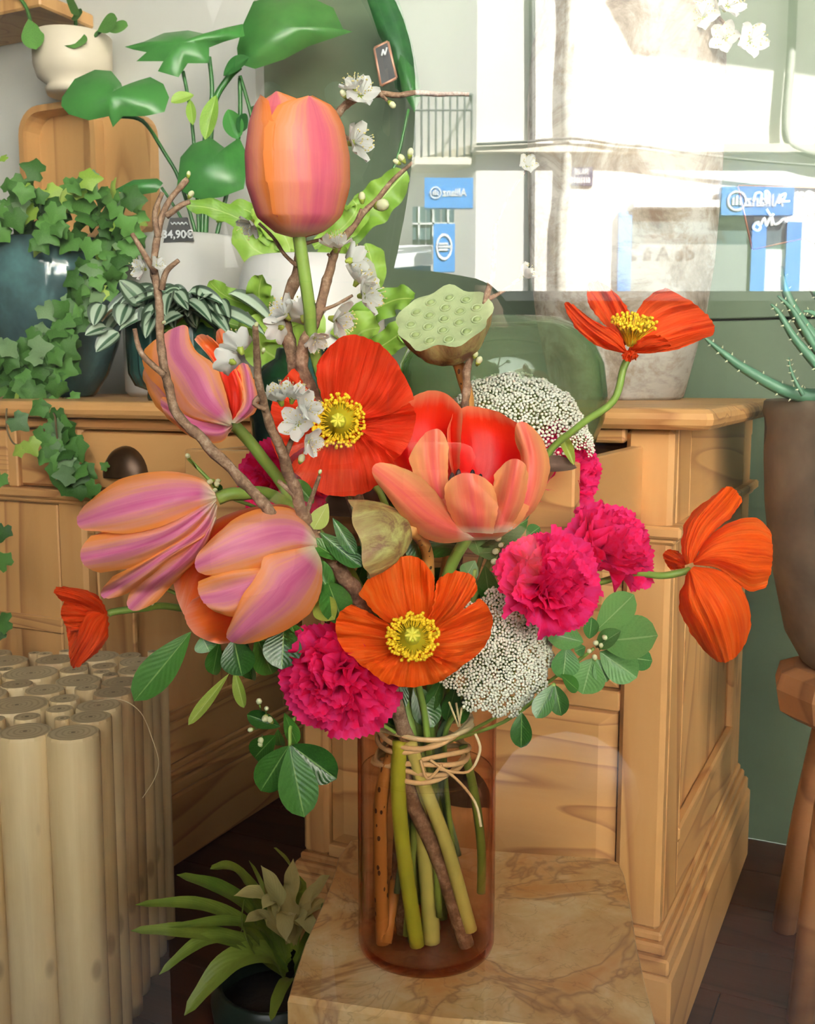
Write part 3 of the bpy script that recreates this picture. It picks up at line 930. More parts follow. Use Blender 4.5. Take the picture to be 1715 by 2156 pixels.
pot('white_pot', 'white rounded pot holding the wavy-leaved fern', b4,
    [(145 * k4, 0), (158 * k4, 0.012), (157 * k4, h4 * 0.4), (150 * k4, h4 * 0.75), (144 * k4, h4 - 0.03), (136 * k4, h4 - 0.008), (126 * k4, h4)], M_wpot2, soil=M_soil)
# price slate on the white pot
pt = P(375, 482, b3.y - 122 * k3 - 0.004)
tg = thing('price_slate', pt, 'small black slate price tag with white handwriting', 'price tag')
M_slate = plain('black_slate', '#1c1d1d', 0.6)
a = [P(x, y, pt.y) for x, y in ((344, 511), (408, 507), (394, 458), (358, 459))]
n = 4
MB().add([V((p.x, p.y - 0.002, p.z)) for p in a] + [V((p.x, p.y + 0.004, p.z)) for p in a], [(0, 1, 2, 3), (7, 6, 5, 4), (0, 4, 5, 1), (1, 5, 6, 2), (2, 6, 7, 3), (3, 7, 4, 0)]).build('board', M_slate, tg, smooth=False)
M_chalk = plain('white_chalk', '#d5d8d8', 0.8)
FACE = Matrix(((1, 0, 0, 0), (0, 0, -1, 0), (0, 1, 0, 0), (0, 0, 0, 1)))      # text that looks towards the window
def ontag(s, px, py, y, size, mat, parent):
    M = Matrix.Translation(P(px, py, y)) @ FACE
    return text_on(s, size, M, mat, parent, 0.0005)
ontag('34,90€', 374, 494, pt.y - 0.003, 0.019, M_chalk, tg)
sm = MB()
for k in range(9):
    q = [P(359 + k * 4, 471 + (2 if k % 2 else -3), pt.y - 0.003), P(363 + k * 4, 471 + (-3 if k % 2 else 2), pt.y - 0.003)]
    sm.tube(q, 0.0012, 4)
sm.build('scribble', M_chalk, tg)

# stone urn
t = NT('whitewashed_stone')
co = t.coord('Object')
n1 = t.noise(co, 9, 6, 0.7, 0.5)
n2 = t.noise(t.coord('Object', (1, 1, 3)), 22, 5, 0.7)
c = t.ramp(n1, [(0.38, '#6b5a49'), (0.47, '#948979'), (0.55, '#b3ada2'), (0.7, '#bdb8ae')])
c = t.mix(t.ramp(n2, [(0.52, (0, 0, 0, 1)), (0.75, (0.6, 0.6, 0.6, 1))]), c, '#5d4a39')
M_urn = t.done(t.bsdf(c, 0.85, 0, t.bump(n1, 0.35, 0.006)))
b5 = ondesk(1300, 0.50)
k5 = b5.y / FPX
hs = zat(165, b5) - ZT
def urnw(p, a, tt):
    k = 1 + 0.01 * nz((math.cos(a) * 2, math.sin(a) * 2, p.z * 7))
    return V((p.x * k, p.y * k, p.z))
pot('stone_urn', 'tall whitewashed stone urn with brown weathered patches', b5,
    [(126 * k5, 0), (134 * k5, 0.005), (154 * k5, 0.07), (172 * k5, 0.13), (186 * k5, 0.21), (193 * k5, 0.32), (197 * k5, 0.45), (198 * k5, hs - 0.03), (190 * k5, hs + 0.05), (165 * k5, hs + 0.12), (140 * k5, hs + 0.155), (120 * k5, hs + 0.17), (118 * k5, hs + 0.21), (124 * k5, hs + 0.235), (130 * k5, hs + 0.245)], M_urn, fn=urnw, cat='urn', thick=0.012)

# glass jars standing in the pulled out drawer
def glassmat(name, sigma=None, tint=(1, 1, 1, 1), ior=1.45, gloss=1.0, haze=0.0, hazecol='#b9c7a6'):       # clear sheet glass; sigma is what its thickness absorbs per metre
    t = NT(name)
    f = t.math('MULTIPLY', t.math('MULTIPLY_ADD', t.math('POWER', t.n('LayerWeight', None, Blend=0.5).outputs['Facing'], 5.0), 0.96, 0.038), gloss)   # Schlick
    a = t.n('BsdfTransparent', None, Color=tint)
    g = t.n('BsdfGlossy', None, Roughness=0.0)
    if haze: a = t.n('MixShader', None, i0=haze, i1=a, i2=t.bsdf(hazecol, 0.6))
    m = t.done(t.n('MixShader', None, i0=f, i1=a, i2=g))
    if sigma:
        k = max(sigma)
        v = t.n('VolumeAbsorption', None, Color=tuple(1 - s / k for s in sigma) + (1,), Density=k)
        t.t.links.new(v.outputs[0], t.out.inputs[1])
    return m
M_jar = glassmat('green_recycled_glass', (45, 22, 60), haze=0.14)
def jar(label, c, prof, th=0.005):
    o = thing('glass_jar', c, label, 'jar')
    ins = [(max(0.002, r - th), z) for r, z in reversed(prof) if z > 0.012]
    ins += [(prof[1][0] - th, 0.0115), (prof[1][0] - 2 * th, 0.008), (prof[1][0] - 3 * th, 0.0078), (0.0, 0.0078)]
    (ra, za_), (rb, zb2) = prof[-2], prof[-1]
    prof = prof[:-1] + [(ra + (rb - ra) * .9, za_ + (zb2 - za_) * .9), prof[-1]]
    MB().lathe([(0.0, 0.0)] + prof + [(prof[-1][0] - th * 0.5, prof[-1][1] + th * 0.4)] + ins, 48).build('body', M_jar, o, Matrix.Translation(c))
    return o
jp = P(1055, 850, 1.12); jz = 0.681
kj = 1.12 / FPX
zz = lambda py: P(1055, py, 1.12).z - jz
jar('wide green recycled glass jar standing in the open drawer', V((jp.x, jp.y, jz)),
    [(150 * kj, 0.0), (165 * kj, 0.006), (196 * kj, zz(930)), (214 * kj, zz(880)), (219 * kj, zz(830)), (211 * kj, zz(765)), (190 * kj, zz(718)), (160 * kj, zz(690)), (140 * kj, zz(679)), (128 * kj, zz(674))])
jp2 = P(640, 850, 1.19)
kj = 1.19 / FPX
zz2 = lambda py: P(640, py, 1.19).z - jz
M_jar_old = M_jar
M_jar = glassmat('dark_teal_glass', (300, 170, 180), haze=0.06, hazecol='#6f8d88')
jar('dark teal glass jar at the far end of the open drawer', V((jp2.x, jp2.y, jz)),
    [(80 * kj, 0.0), (95 * kj, 0.006), (112 * kj, zz2(900)), (116 * kj, zz2(850)), (108 * kj, zz2(800)), (85 * kj, zz2(770)), (60 * kj, zz2(755)), (56 * kj, zz2(735))])

# wooden wall box, board and cream pot in the far corner
M_box = woodmat('oiled_oak', '#b98d57', '#98693a', '#c9a06a', 'Z', 0.9, 0.5, 6)
yw = WB - 0.03
def wl(px, py, yl_): 
    p = wallhit(px, py, yl_) - DESK0
    return p.dot(DX), p.z
def rrect(x0, x1, z0, z1, r, n=6):
    pts = []
    for cx_, cz_, a0 in ((x1 - r, z1 - r, 0), (x0 + r, z1 - r, PI / 2), (x0 + r, z0 + r, PI), (x1 - r, z0 + r, 1.5 * PI)):
        for k in range(n + 1):
            a = a0 + PI / 2 * k / n
            pts.append((cx_ + r * math.cos(a), cz_ + r * math.sin(a)))
    return pts
x0, z1 = wl(36, 228, yw - 0.06); x1, z0 = wl(207, 500, yw - 0.06)
bx_ = thing('wall_box', dl((x0 + x1) / 2, yw, z0), 'rounded oak box shelf hung on the white wall', 'shelf')
o1 = rrect(x0, x1, z0, z1, 0.06); o2 = rrect(x0 + 0.014, x1 - 0.014, z0 + 0.014, z1 - 0.014, 0.048)
n = len(o1)
vs = [V((a, yw - 0.06, b)) for a, b in o1] + [V((a, yw - 0.06, b)) for a, b in o2] + [V((a, yw, b)) for a, b in o1] + [V((a, yw - 0.01, b)) for a, b in o2]
fs = []
for k in range(n):
    j = (k + 1) % n
    fs += [(k, j, n + j, n + k)[::-1], (k, j, 2 * n + j, 2 * n + k), (n + k, n + j, 3 * n + j, 3 * n + k)[::-1]]
MB().add(vs, fs).build('frame', M_box, bx_, DM, smooth=False)
MB().add([V((a, yw - 0.01, b)) for a, b in o2], [tuple(range(n - 1, -1, -1))]).build('back_panel', M_box, bx_, DM, smooth=False)
x0b, z1b = wl(196, 248, yw - 0.03); x1b, z0b = wl(320, 490, yw - 0.03)
o1 = rrect(x0b, x1b, z0b, z1b, 0.05)
brd = MB().prism(o1, yw - 0.03, yw)
tag(brd.build('serving_board', M_box, None, DM, smooth=False), 'rounded oak board hung beside the box shelf', 'board')
pcx, pz0 = wl(172, 228, yw - 0.06)
pb = dl(pcx, yw - 0.082, z1)
kp = pb.y / FPX
M_cream = plain('cream_ceramic', '#dccfb8', 0.5, vary=0.05, scale=6)
hp = P(172, 80, pb.y).z - z1
pot('cream_pot', 'cream ceramic footed pot standing on the oak box shelf', pb, [(52 * kp, 0), (55 * kp, 0.012), (50 * kp, 0.02), (70 * kp, 0.035), (77 * kp, 0.06), (78 * kp, hp)], M_cream, soil=M_soil)
xa, za = wl(0, 66, yw - 0.08)
xb, zb_ = wl(143, 20, yw - 0.08)
tag(MB().box(xa - 0.3, xb, yw - 0.16, yw, za, za + 0.03, None, bev=0.004).build('wall_shelf', M_box, None, DM, smooth=False), 'thick oak shelf board fixed high on the white wall', 'shelf')

# aloe pot on its wooden stand
t = NT('raw_clay')
co = t.coord('Object')
n1 = t.noise(co, 5, 5, 0.6, 0.3)
c = t.ramp(n1, [(0.3, '#4d4238'), (0.5, '#6e5f50'), (0.7, '#857663')])
vv = t.n('TexVoronoi', None, Vector=t.coord('Object', (5, 5, 7)), Scale=1.0)
c = t.mix(t.math('MULTIPLY', t.math('LESS_THAN', vv.outputs['Distance'], 0.22), 0.6), c, '#2f3438')
M_clay = t.done(t.bsdf(c, 0.75, 0, t.bump(n1, 0.15, 0.004)))
ay = 1.36
ac = P(1838, 850, ay)
ka = ay / FPX
za = lambda py: P(1800, py, ay).z
zb0 = za(1405)
pot('clay_pot', 'tall tapering raw clay pot planted with aloe', V((ac.x, ac.y, zb0)),
    [(105 * ka, 0), (118 * ka, 0.006), (155 * ka, za(1335) - zb0), (192 * ka, za(1180) - zb0), (208 * ka, za(1060) - zb0), (214 * ka, za(960) - zb0), (214 * ka, za(900) - zb0), (216 * ka, za(880) - zb0), (220 * ka, za(866) - zb0), (218 * ka, za(846) - zb0)], M_clay, soil=M_soil, thick=0.012, soilz=za(856) - zb0)
M_teak = woodmat('stained_teak', '#9a6a43', '#6e4427', '#ad7d54', 'X', 0.8, 0.5, 6)
sx, sy = ac.x + 0.005, ac.y
sd = thing('plant_stand', (sx, sy, 0), 'carved teak stand carrying the clay aloe pot', 'stand')
MB().lathe([(0.0, zb0 - 0.075), (0.085, zb0 - 0.074), (0.108, zb0 - 0.06), (0.114, zb0 - 0.03), (0.108, zb0 - 0.008), (0.09, zb0)], 10).build('seat', M_teak, sd, Matrix.Translation((sx, sy, 0)), smooth=False)
for k in range(3):
    a = math.radians(225 + 120 * k)
    d = V((math.cos(a), math.sin(a), 0))
    MB().tube([V((sx, sy, zb0 - 0.06)) + d * 0.05, V((sx, sy, 0.2)) + d * 0.10, V((sx, sy, 0.0)) + d * 0.14], [0.022, 0.02, 0.018], 10).build('leg', M_teak, sd)
# ------------------------------------------------------------------ amber vase with water
VX, VY, VZ0, VZ1, VR = 0.0168, 0.877, ZS, 0.542, 0.0605
M_amber = glassmat('amber_glass', (16, 72, 110))
M_water = glassmat('clear_water', None, (0.985, 0.985, 0.97, 1), 1.2)
vase = thing('amber_vase', (VX, VY, VZ0), 'amber glass cylinder vase full of flower stems', 'vase')
TV = Matrix.Translation((VX, VY, VZ0))
hv = VZ1 - VZ0
MB().lathe([(0.0, 0.0), (VR - 0.006, 0.0), (VR - 0.0015, 0.002), (VR, 0.007), (VR, 0.009), (VR, hv - 0.003), (VR, hv - 0.001), (VR - 0.0012, hv), (VR - 0.0024, hv - 0.001), (VR - 0.0026, hv - 0.003), (VR - 0.0026, 0.013), (VR - 0.0028, 0.010), (VR - 0.006, 0.0067), (VR - 0.009, 0.0065), (0.0, 0.0065)], 72).build('glass', M_amber, vase, TV)
wl_ = 0.493 - VZ0
MB().lathe([(0.0, 0.0072), (VR - 0.007, 0.0072), (VR - 0.0032, 0.011), (VR - 0.0030, 0.013), (VR - 0.0030, wl_ - 0.002), (VR - 0.0030, wl_ + 0.0006), (VR - 0.0038, wl_), (VR - 0.006, wl_), (0.0, wl_)], 72).build('water', M_water, vase, TV)

# ------------------------------------------------------------------ flower materials
def streaks(t, su=26.0, sv=1.2, seed=True):
    co = t.coord('UV', (su, sv, 1))
    oi = t.n('ObjectInfo')
    off = t.n('VectorMath', {'operation': 'ADD'}, i0=co, i1=t.n('CombineXYZ', None, i0=t.math('MULTIPLY', oi.outputs['Random'], 57.0), i1=0.0, i2=0.0).outputs[0]).outputs[0]
    return t.noise(off, 1.0, 4, 0.6)
def tulipmat(name, mid, mid2, edge, rim, inner, inner2, base='#efe3c2'):
    t = NT(name)
    uv = t.n('TexCoord').outputs['UV']
    sp = t.n('SeparateXYZ', None, i0=uv)
    st_ = streaks(t, 11, 1.1)
    d = t.math('MULTIPLY', t.math('ABSOLUTE', t.math('SUBTRACT', sp.outputs[0], 0.5)), 2.0)
    f = t.math('ADD', t.math('ADD', t.math('MULTIPLY', d, 0.85), t.math('MULTIPLY', sp.outputs[1], 0.22)), t.math('MULTIPLY', t.math('SUBTRACT', st_, 0.5), 0.8))
    col = t.ramp(f, [(0.0, mid), (0.34, mid2), (0.62, edge), (0.92, rim)])
    col = t.mix(t.ramp(sp.outputs[1], [(0.02, (1, 1, 1, 1)), (0.16, (0, 0, 0, 1))]), col, base)
    inn = t.ramp(t.math('ADD', t.math('MULTIPLY', t.math('POWER', t.math('MAXIMUM', d, t.math('MULTIPLY', sp.outputs[1], 0.96)), 3.0), 0.75), t.math('MULTIPLY', st_, 0.25)), [(0.3, inner), (0.62, inner2), (0.84, edge)])
    g = t.n('NewGeometry')
    col = t.mix(g.outputs['Backfacing'], col, inn)
    return thin(t, col, 0.30, 0.42, t.bump(st_, 0.12, 0.003), spec=0.35)
M_tulip = tulipmat('tulip_petal', '#d2557f', '#e87a85', '#f4a07c', '#f29048', '#e62a1c', '#f0642e')
M_tulip2 = tulipmat('tulip_petal_mauve', '#d9659c', '#e888ac', '#f3a58a', '#f69a4c', '#e8321f', '#f2742e')
M_tulip3 = tulipmat('tulip_petal_open', '#ea6264', '#f27a60', '#f59a70', '#f8ae70', '#e00d12', '#ea3518')
def poppymat(name, a, b, c):
    t = NT(name)
    st_ = streaks(t, 34, 1.0)
    st2 = streaks(t, 7, 1.6)
    col = t.ramp(t.math('ADD', t.math('MULTIPLY', st_, 0.5), t.math('MULTIPLY', st2, 0.5)), [(0.32, a), (0.52, b), (0.72, c)])
    return thin(t, col, 0.45, 0.5, t.bump(st_, 0.55, 0.004), spec=0.15)
M_poppy_r = poppymat('poppy_scarlet', '#d62a12', '#f04424', '#f86038')
M_poppy_o = poppymat('poppy_orange', '#ee4a0c', '#ff6a1c', '#ff8a3c')
M_poppy_o2 = poppymat('poppy_orange_red', '#ea4418', '#f85c26', '#ff7a42')
M_stamen = plain('stamen_yellow', '#f2c81c', 0.6)
M_pistil = plain('pistil_green', '#c9cb3a', 0.5, vary=0.15, scale=60)
M_greenbase = plain('poppy_throat', '#d2c21e', 0.6)
def carnmat(name, a, b):
    t = NT(name)
    st_ = streaks(t, 8, 2.0)
    col = t.ramp(st_, [(0.3, a), (0.7, b)])
    return thin(t, col, 0.5, 0.6, t.bump(st_, 0.3, 0.003), spec=0.1)
M_carn = carnmat('carnation_magenta', '#ff1a62', '#ff4fa6')
M_stem = plain('fresh_stem', '#7f9f45', 0.45, vary=0.15, scale=30)
M_stem2 = plain('grey_green_stem', '#6c8a62', 0.5, vary=0.15, scale=30)
M_stempale = plain('pale_cut_stem', '#cdd376', 0.45, vary=0.12, scale=30)
M_stembright = plain('bright_cut_stem', '#b6c83c', 0.45, vary=0.12, scale=30)
t = NT('speckled_lotus_stem')
vv = t.n('TexVoronoi', None, Vector=t.coord('Object', (160, 160, 90)), Scale=1.0)
M_lstem = t.done(t.bsdf(t.mix(t.math('LESS_THAN', vv.outputs['Distance'], 0.22), '#b98443', '#4b2d17'), 0.5))
t = NT('twig_bark')
nn = t.noise(t.coord('Object', (1, 1, 1)), 130, 5, 0.7)
M_bark = t.done(t.bsdf(t.ramp(nn, [(0.3, '#5b4334'), (0.5, '#86684f'), (0.62, '#a58a72'), (0.72, '#c4b09a')]), 0.75, 0, t.bump(nn, 0.6, 0.003)))
t = NT('plum_petal')
M_plum = thin(t, (0.92, 0.92, 0.87, 1), 0.35, 0.5, None)
M_calyx = plain('calyx_green', '#9aa840', 0.55)
M_anther = plain('anther_cream', '#e6d68a', 0.6)
M_bud = plain('bud_green_white', '#dcdfb0', 0.5)

# ------------------------------------------------------------------ stems through the neck of the vase
necks = {}
def vbot(px, py, dy=0.0):                # a point inside the vase
    y = VY + dy
    p = P(px, py, y)
    r = math.hypot(p.x - VX, p.y - VY)
    if r > VR - 0.012:
        k = (VR - 0.012) / r
        p.x = VX + (p.x - VX) * k; p.y = VY + (p.y - VY) * k
    p.z = max(p.z, VZ0 + 0.013)
    return p
def stem(parent, pts, r, mat=M_stem, rend=None, n=8, name='stem'):
    c = spline(pts, 6)
    m = len(c)
    r2 = r if rend is None else rend
    return MB().tube(c, [r + (r2 - r) * i / (m - 1) for i in range(m)], n).build(name, mat, parent)
def tovase(head, via, neck, bottom):     # full route of a stem
    npx, npy, ndy = neck
    bpx, bpy_, bdy = bottom
    return [head] + list(via) + [vbot(npx, npy, ndy), vbot(bpx, bpy_, bdy)]

# ------------------------------------------------------------------ tulips
M_blackish = plain('tulip_anther', '#2a1216', 0.7)
M_pistil2 = plain('tulip_pistil', '#d8a465', 0.5)
OUT = [(0, .22), (.1, .5), (.25, .8), (.45, .97), (.6, 1.0), (.75, .93), (.87, .72), (.95, .42), (1, .03)]
def tulip(label, base, axis, L, R, prof, petals, mat, route, cam_hint=(0, -1, 0), sr=0.0052, stamens=False):
    o = thing('tulip', base, label, 'tulip')
    F = frame(base, axis, cam_hint)
    rt = [(t_, r) for t_, r, z in prof]; ztb = [(t_, z) for t_, r, z in prof]
    for (phi, k, wk, tipk, flare, seed) in petals:
        ph = math.radians(phi)
        def fn(a, b, ph=ph, k=k, wk=wk, tipk=tipk, flare=flare, seed=seed):
            s = 2 * a - 1
            t_ = b
            r = smooths(rt, t_) * R * k
            half = wk * R * lerpl(OUT, t_)
            ang = s * half / max(r, 0.45 * R)
            nv = nz((s * 1.3 + seed, t_ * 2.2, seed * 1.7))
            rr = r * (1 + 0.05 * s * s * (1 if k > 0.97 else -1)) + flare * R * t_ ** 3 + 0.05 * R * nv * (abs(s) + 0.2) * t_
            rr += 0.03 * R * max(0, 1 - abs(s) * 5) * math.sin(PI * min(1, t_ * 1.1)) * -1
            ed = 0.018 * L * nz((s * 6 + seed, t_ * 9, 3.1)) * abs(s) ** 4
            zz = smooths(ztb, t_) * L * tipk + ed
            return V((rr * math.cos(ph + ang), rr * math.sin(ph + ang), zz))
        MB().grid(fn, 16, 20).build('petal', mat, o, F)
    if stamens:
        m = MB()
        for q in range(6):
            a = q * PI / 3
            d = V((math.cos(a), math.sin(a), 0))
            m.tube([d * 0.006 + V((0, 0, 0.004)), d * 0.011 + V((0, 0, 0.022))], 0.0012, 6)
        m.build('filaments', M_stamen, o, F)
        for q in range(6):
            a = q * PI / 3
            d = V((math.cos(a), math.sin(a), 0))
            MB().ball(d * 0.0115 + V((0, 0, 0.029)), 0.008, 8, 6, None, (0.32, 0.32, 1)).build('anther', M_blackish, o, F)
        MB().lathe([(0.0, 0.0), (0.0055, 0.002), (0.0055, 0.022), (0.007, 0.026), (0.009, 0.03), (0.0, 0.031)], 9).build('pistil', M_pistil2, o, F)
    stem(o, [base - V(axis).normalized() * -0.004] + route, sr)
    return o
CL = [(0, .12, 0), (.08, .45, .03), (.22, .82, .15), (.42, 1.0, .38), (.62, 1.0, .6), (.8, .9, .8), (.92, .76, .93), (1, .62, 1.0)]
# upright one at the top
b = P(628, 499, 0.86)
tulip('tall upright peach and pink tulip, highest in the bouquet', b, P(618, 226, 0.85) - b, S(276, .86), S(103, .86), CL,
      [(-78, 1.0, 1.08, .99, 0, 1.1), (34, 1.02, 1.12, .955, 0, 2.3), (150, 1.0, 1.05, .96, 0, 3.2), (-28, .95, 1.05, .99, -.02, 4.5), (95, .95, 1.0, .93, 0, 5.2), (210, .95, 1.0, .97, 0, 6.1)],
      M_tulip, [P(650, 640, .87), P(665, 750, .89), P(760, 1100, .91), vbot(880, 1555, 0.01), vbot(905, 2005, -0.01)])
# petals shaped between a left edge and a right edge that meet in the tip
def resample(pts, n):
    c = spline([V((a, b, 0)) for a, b in pts], 8)
    d = [0.0]
    for i in range(1, len(c)): d.append(d[-1] + (c[i] - c[i - 1]).length)
    out, j = [], 0
    for k in range(n + 1):
        t_ = d[-1] * k / n
        while j < len(c) - 2 and d[j + 1] < t_: j += 1
        f = 0 if d[j + 1] == d[j] else (t_ - d[j]) / (d[j + 1] - d[j])
        out.append(c[j].lerp(c[j + 1], max(0, min(1, f))))
    return out
def patch(parent, mat, left, right, tip, yb, yt, bulge, inside=False, seed=0.0, pleat=0.0, pf=9.0, ruffle=0.004, nu=18, nv=22, body=None, off=0.0, name='petal', lip=0.0, edge=1.0):
    L, R_ = resample(left, nv), resample(right, nv)
    tb = V((tip[0], tip[1], 0)) - L[-1].lerp(R_[-1], .5)
    def fn(a, b):
        s_ = 2 * a - 1
        j = min(nv, int(round(b * nv)))
        q = L[j].lerp(R_[j], a) + tb * (1 - abs(s_) ** 2.4) * b ** 2.2
        wdt = (R_[j] - L[j]).length
        env = math.sin(PI * min(1, .10 + b * .78)) ** .8
        y = yb + (yt - yb) * b
        if body:
            (ax_, ay_, bx2, by2, Rpx, ya, yb2) = body
            ex_, ey_ = bx2 - ax_, by2 - ay_
            ll = ex_ * ex_ + ey_ * ey_
            tt = max(0, min(1, ((q.x - ax_) * ex_ + (q.y - ay_) * ey_) / ll))
            dx_, dy_ = q.x - ax_ - ex_ * tt, q.y - ay_ - ey_ * tt
            rr_ = Rpx * (.35 + .65 * math.sin(PI * min(1, tt * .8 + .08)) ** .6)
            u_ = min(1.0, math.hypot(dx_, dy_) / (rr_ * 1.12))
            y = ya + (yb2 - ya) * tt + (1 if inside else -1) * S(rr_, ya) * math.sqrt(1 - u_ * u_) * .8 + off - bulge * .25 * (1 - s_ * s_) * env
        else:
            y += (1 if inside else -1) * bulge * (1 - s_ * s_) * env
        if lip: y += lip * (abs(s_) ** 6 + max(0, b - .85) * 6 * (1 - s_ * s_))
        nv_ = nz((s_ * 1.6 + seed, b * 2.4, seed * 2.1))
        y += ruffle * nv_ + .5 * ruffle * nz((s_ * 5 + seed, b * 6, 2.2)) * abs(s_)
        y += pleat * b ** .8 * (math.sin(s_ * pf + seed + 1.5 * nz((b * 2, seed, s_))) + .5 * math.sin(s_ * pf * 2.3 + seed * 3)) * (1 - b * .25)
        ex = 2.6 * edge * nz((b * 13 + seed, s_ * 2, 7.7)) * abs(s_) ** 5 + (2.2 * nz((s_ * 9, seed, 1.1)) if b > .9 else 0)
        return P(q.x + ex * (1 if s_ > 0 else -1), q.y + (2.2 * edge * nz((s_ * 9 + seed, 4.4, b * 3)) + 2.5 * (edge - 1) * nz((s_ * 3.1 + seed, 1.4, 2)) if b > .93 else 0), y)
    mb = MB().grid(fn, nu, nv)
    tot = 0.0
    for f in mb.f:
        a, b, c = V(mb.v[f[0]]), V(mb.v[f[1]]), V(mb.v[f[2]])
        tot += (b - a).cross(c - b).dot(CAM - a)
    if (tot > 0) == inside: mb.f = [tuple(reversed(f)) for f in mb.f]
    return mb.build(name, mat, parent)
def traced_tulip(label, base, petals, mat, route, sr=0.0052, body=None):
    o = thing('tulip', base, label, 'tulip')
    for i, q in enumerate(petals):
        left, right, tip, yb, yt, bulge, inside = q[:7]
        patch(o, mat, left, right, tip, yb, yt, bulge, inside, seed=i * 2.7 + 1, lip=q[7] if len(q) > 7 else 0.0, body=body, off=(-.0025 * i if not inside else .002 * (3 - i)))
    stem(o, [base] + route, sr)
    return o
# upper left, leaning away behind the twig
traced_tulip('pink tulip with flaring orange edge behind the forked bare twig', P(490, 892, .85), [
    ([(480, 896), (430, 905), (380, 890), (330, 858), (300, 800)], [(488, 880), (470, 850), (420, 820), (370, 790)], (318, 768), .875, .90, .012, False),
    ([(490, 890), (480, 830), (470, 780), (455, 735)], [(505, 885), (520, 830), (505, 770), (490, 728)], (462, 692), .885, .905, .010, True, .004),
    ([(485, 890), (472, 830), (452, 770), (410, 715)], [(498, 886), (512, 832), (492, 765), (458, 722)], (428, 704), .870, .878, .014, True),
    ([(490, 900), (462, 932), (405, 922), (352, 880)], [(487, 890), (430, 872), (380, 850), (345, 835)], (338, 850), .853, .862, .010, False),
    ([(482, 898), (394, 876), (343, 826), (303, 775), (304, 735)], [(490, 886), (473, 820), (452, 768), (412, 738), (396, 700)], (372, 688), .848, .852, .030, False),
    ([(486, 890), (510, 848), (508, 800), (500, 778)], [(500, 892), (539, 866), (543, 828), (527, 778)], (512, 764), .852, .862, .014, False)],
    M_tulip2, [P(545, 955, .86), P(640, 1100, .88), vbot(860, 1555, 0.02), vbot(850, 1960, 0.015)], body=(492, 893, 375, 720, 112, .855, .88))
# left, hanging out sideways
traced_tulip('lilac pink tulip with orange margins drooping to the side', P(458, 1050, .805), [
    ([(450, 1040), (400, 1050), (300, 1080), (220, 1120)], [(455, 1060), (420, 1140), (330, 1190), (240, 1200)], (185, 1150), .835, .83, .010, True),
    ([(448, 1085), (392, 1150), (322, 1192), (284, 1228)], [(456, 1090), (425, 1165), (372, 1222), (328, 1268)], (272, 1282), .815, .800, .016, False),
    ([(452, 1056), (402, 1118), (332, 1164), (284, 1190), (238, 1214)], [(458, 1066), (440, 1122), (372, 1166), (328, 1204), (270, 1250)], (214, 1256), .800, .785, .018, False),
    ([(455, 1048), (400, 1074), (332, 1106), (252, 1118), (192, 1128)], [(456, 1056), (404, 1122), (334, 1168), (280, 1194), (212, 1206)], (170, 1176), .798, .772, .022, False),
    ([(452, 1038), (420, 1006), (345, 992), (255, 1008), (192, 1052)], [(456, 1050), (404, 1078), (335, 1110), (265, 1124), (205, 1118)], (162, 1100), .798, .772, .030, False)],
    M_tulip2, [P(500, 1040, .81), P(600, 1060, .84), P(760, 1250, .87), vbot(845, 1560, 0.0), vbot(870, 1985, -0.02)], body=(458, 1050, 205, 1150, 118, .805, .80))
# front left, mouth towards the window
traced_tulip('fat peach tulip lying forward with its mouth half open', P(668, 1165, .81), [
    ([(655, 1110), (600, 1062), (480, 1082), (400, 1140), (362, 1215)], [(665, 1180), (600, 1170), (500, 1190), (440, 1230), (420, 1275)], (392, 1300), .815, .775, .020, True, -.006),
    ([(650, 1170), (560, 1200), (470, 1230), (405, 1262)], [(655, 1220), (600, 1300), (520, 1345), (460, 1356)], (396, 1318), .800, .755, .016, True, -.006),
    ([(640, 1200), (560, 1195), (470, 1205), (418, 1225)], [(640, 1210), (560, 1260), (500, 1298), (458, 1290)], (424, 1262), .775, .742, .012, False),
    ([(664, 1130), (632, 1082), (575, 1066), (500, 1088), (440, 1140)], [(668, 1152), (620, 1162), (560, 1192), (500, 1208), (448, 1212)], (410, 1190), .792, .745, .026, False),
    ([(660, 1148), (600, 1160), (556, 1172), (545, 1202), (506, 1262), (488, 1312)], [(676, 1178), (678, 1232), (655, 1288), (604, 1326), (545, 1350)], (484, 1350), .790, .738, .030, False)],
    M_tulip2, [P(720, 1180, .84), P(800, 1350, .87), vbot(870, 1560, -0.02), vbot(915, 1990, 0.0)], body=(672, 1168, 420, 1230, 150, .815, .775))
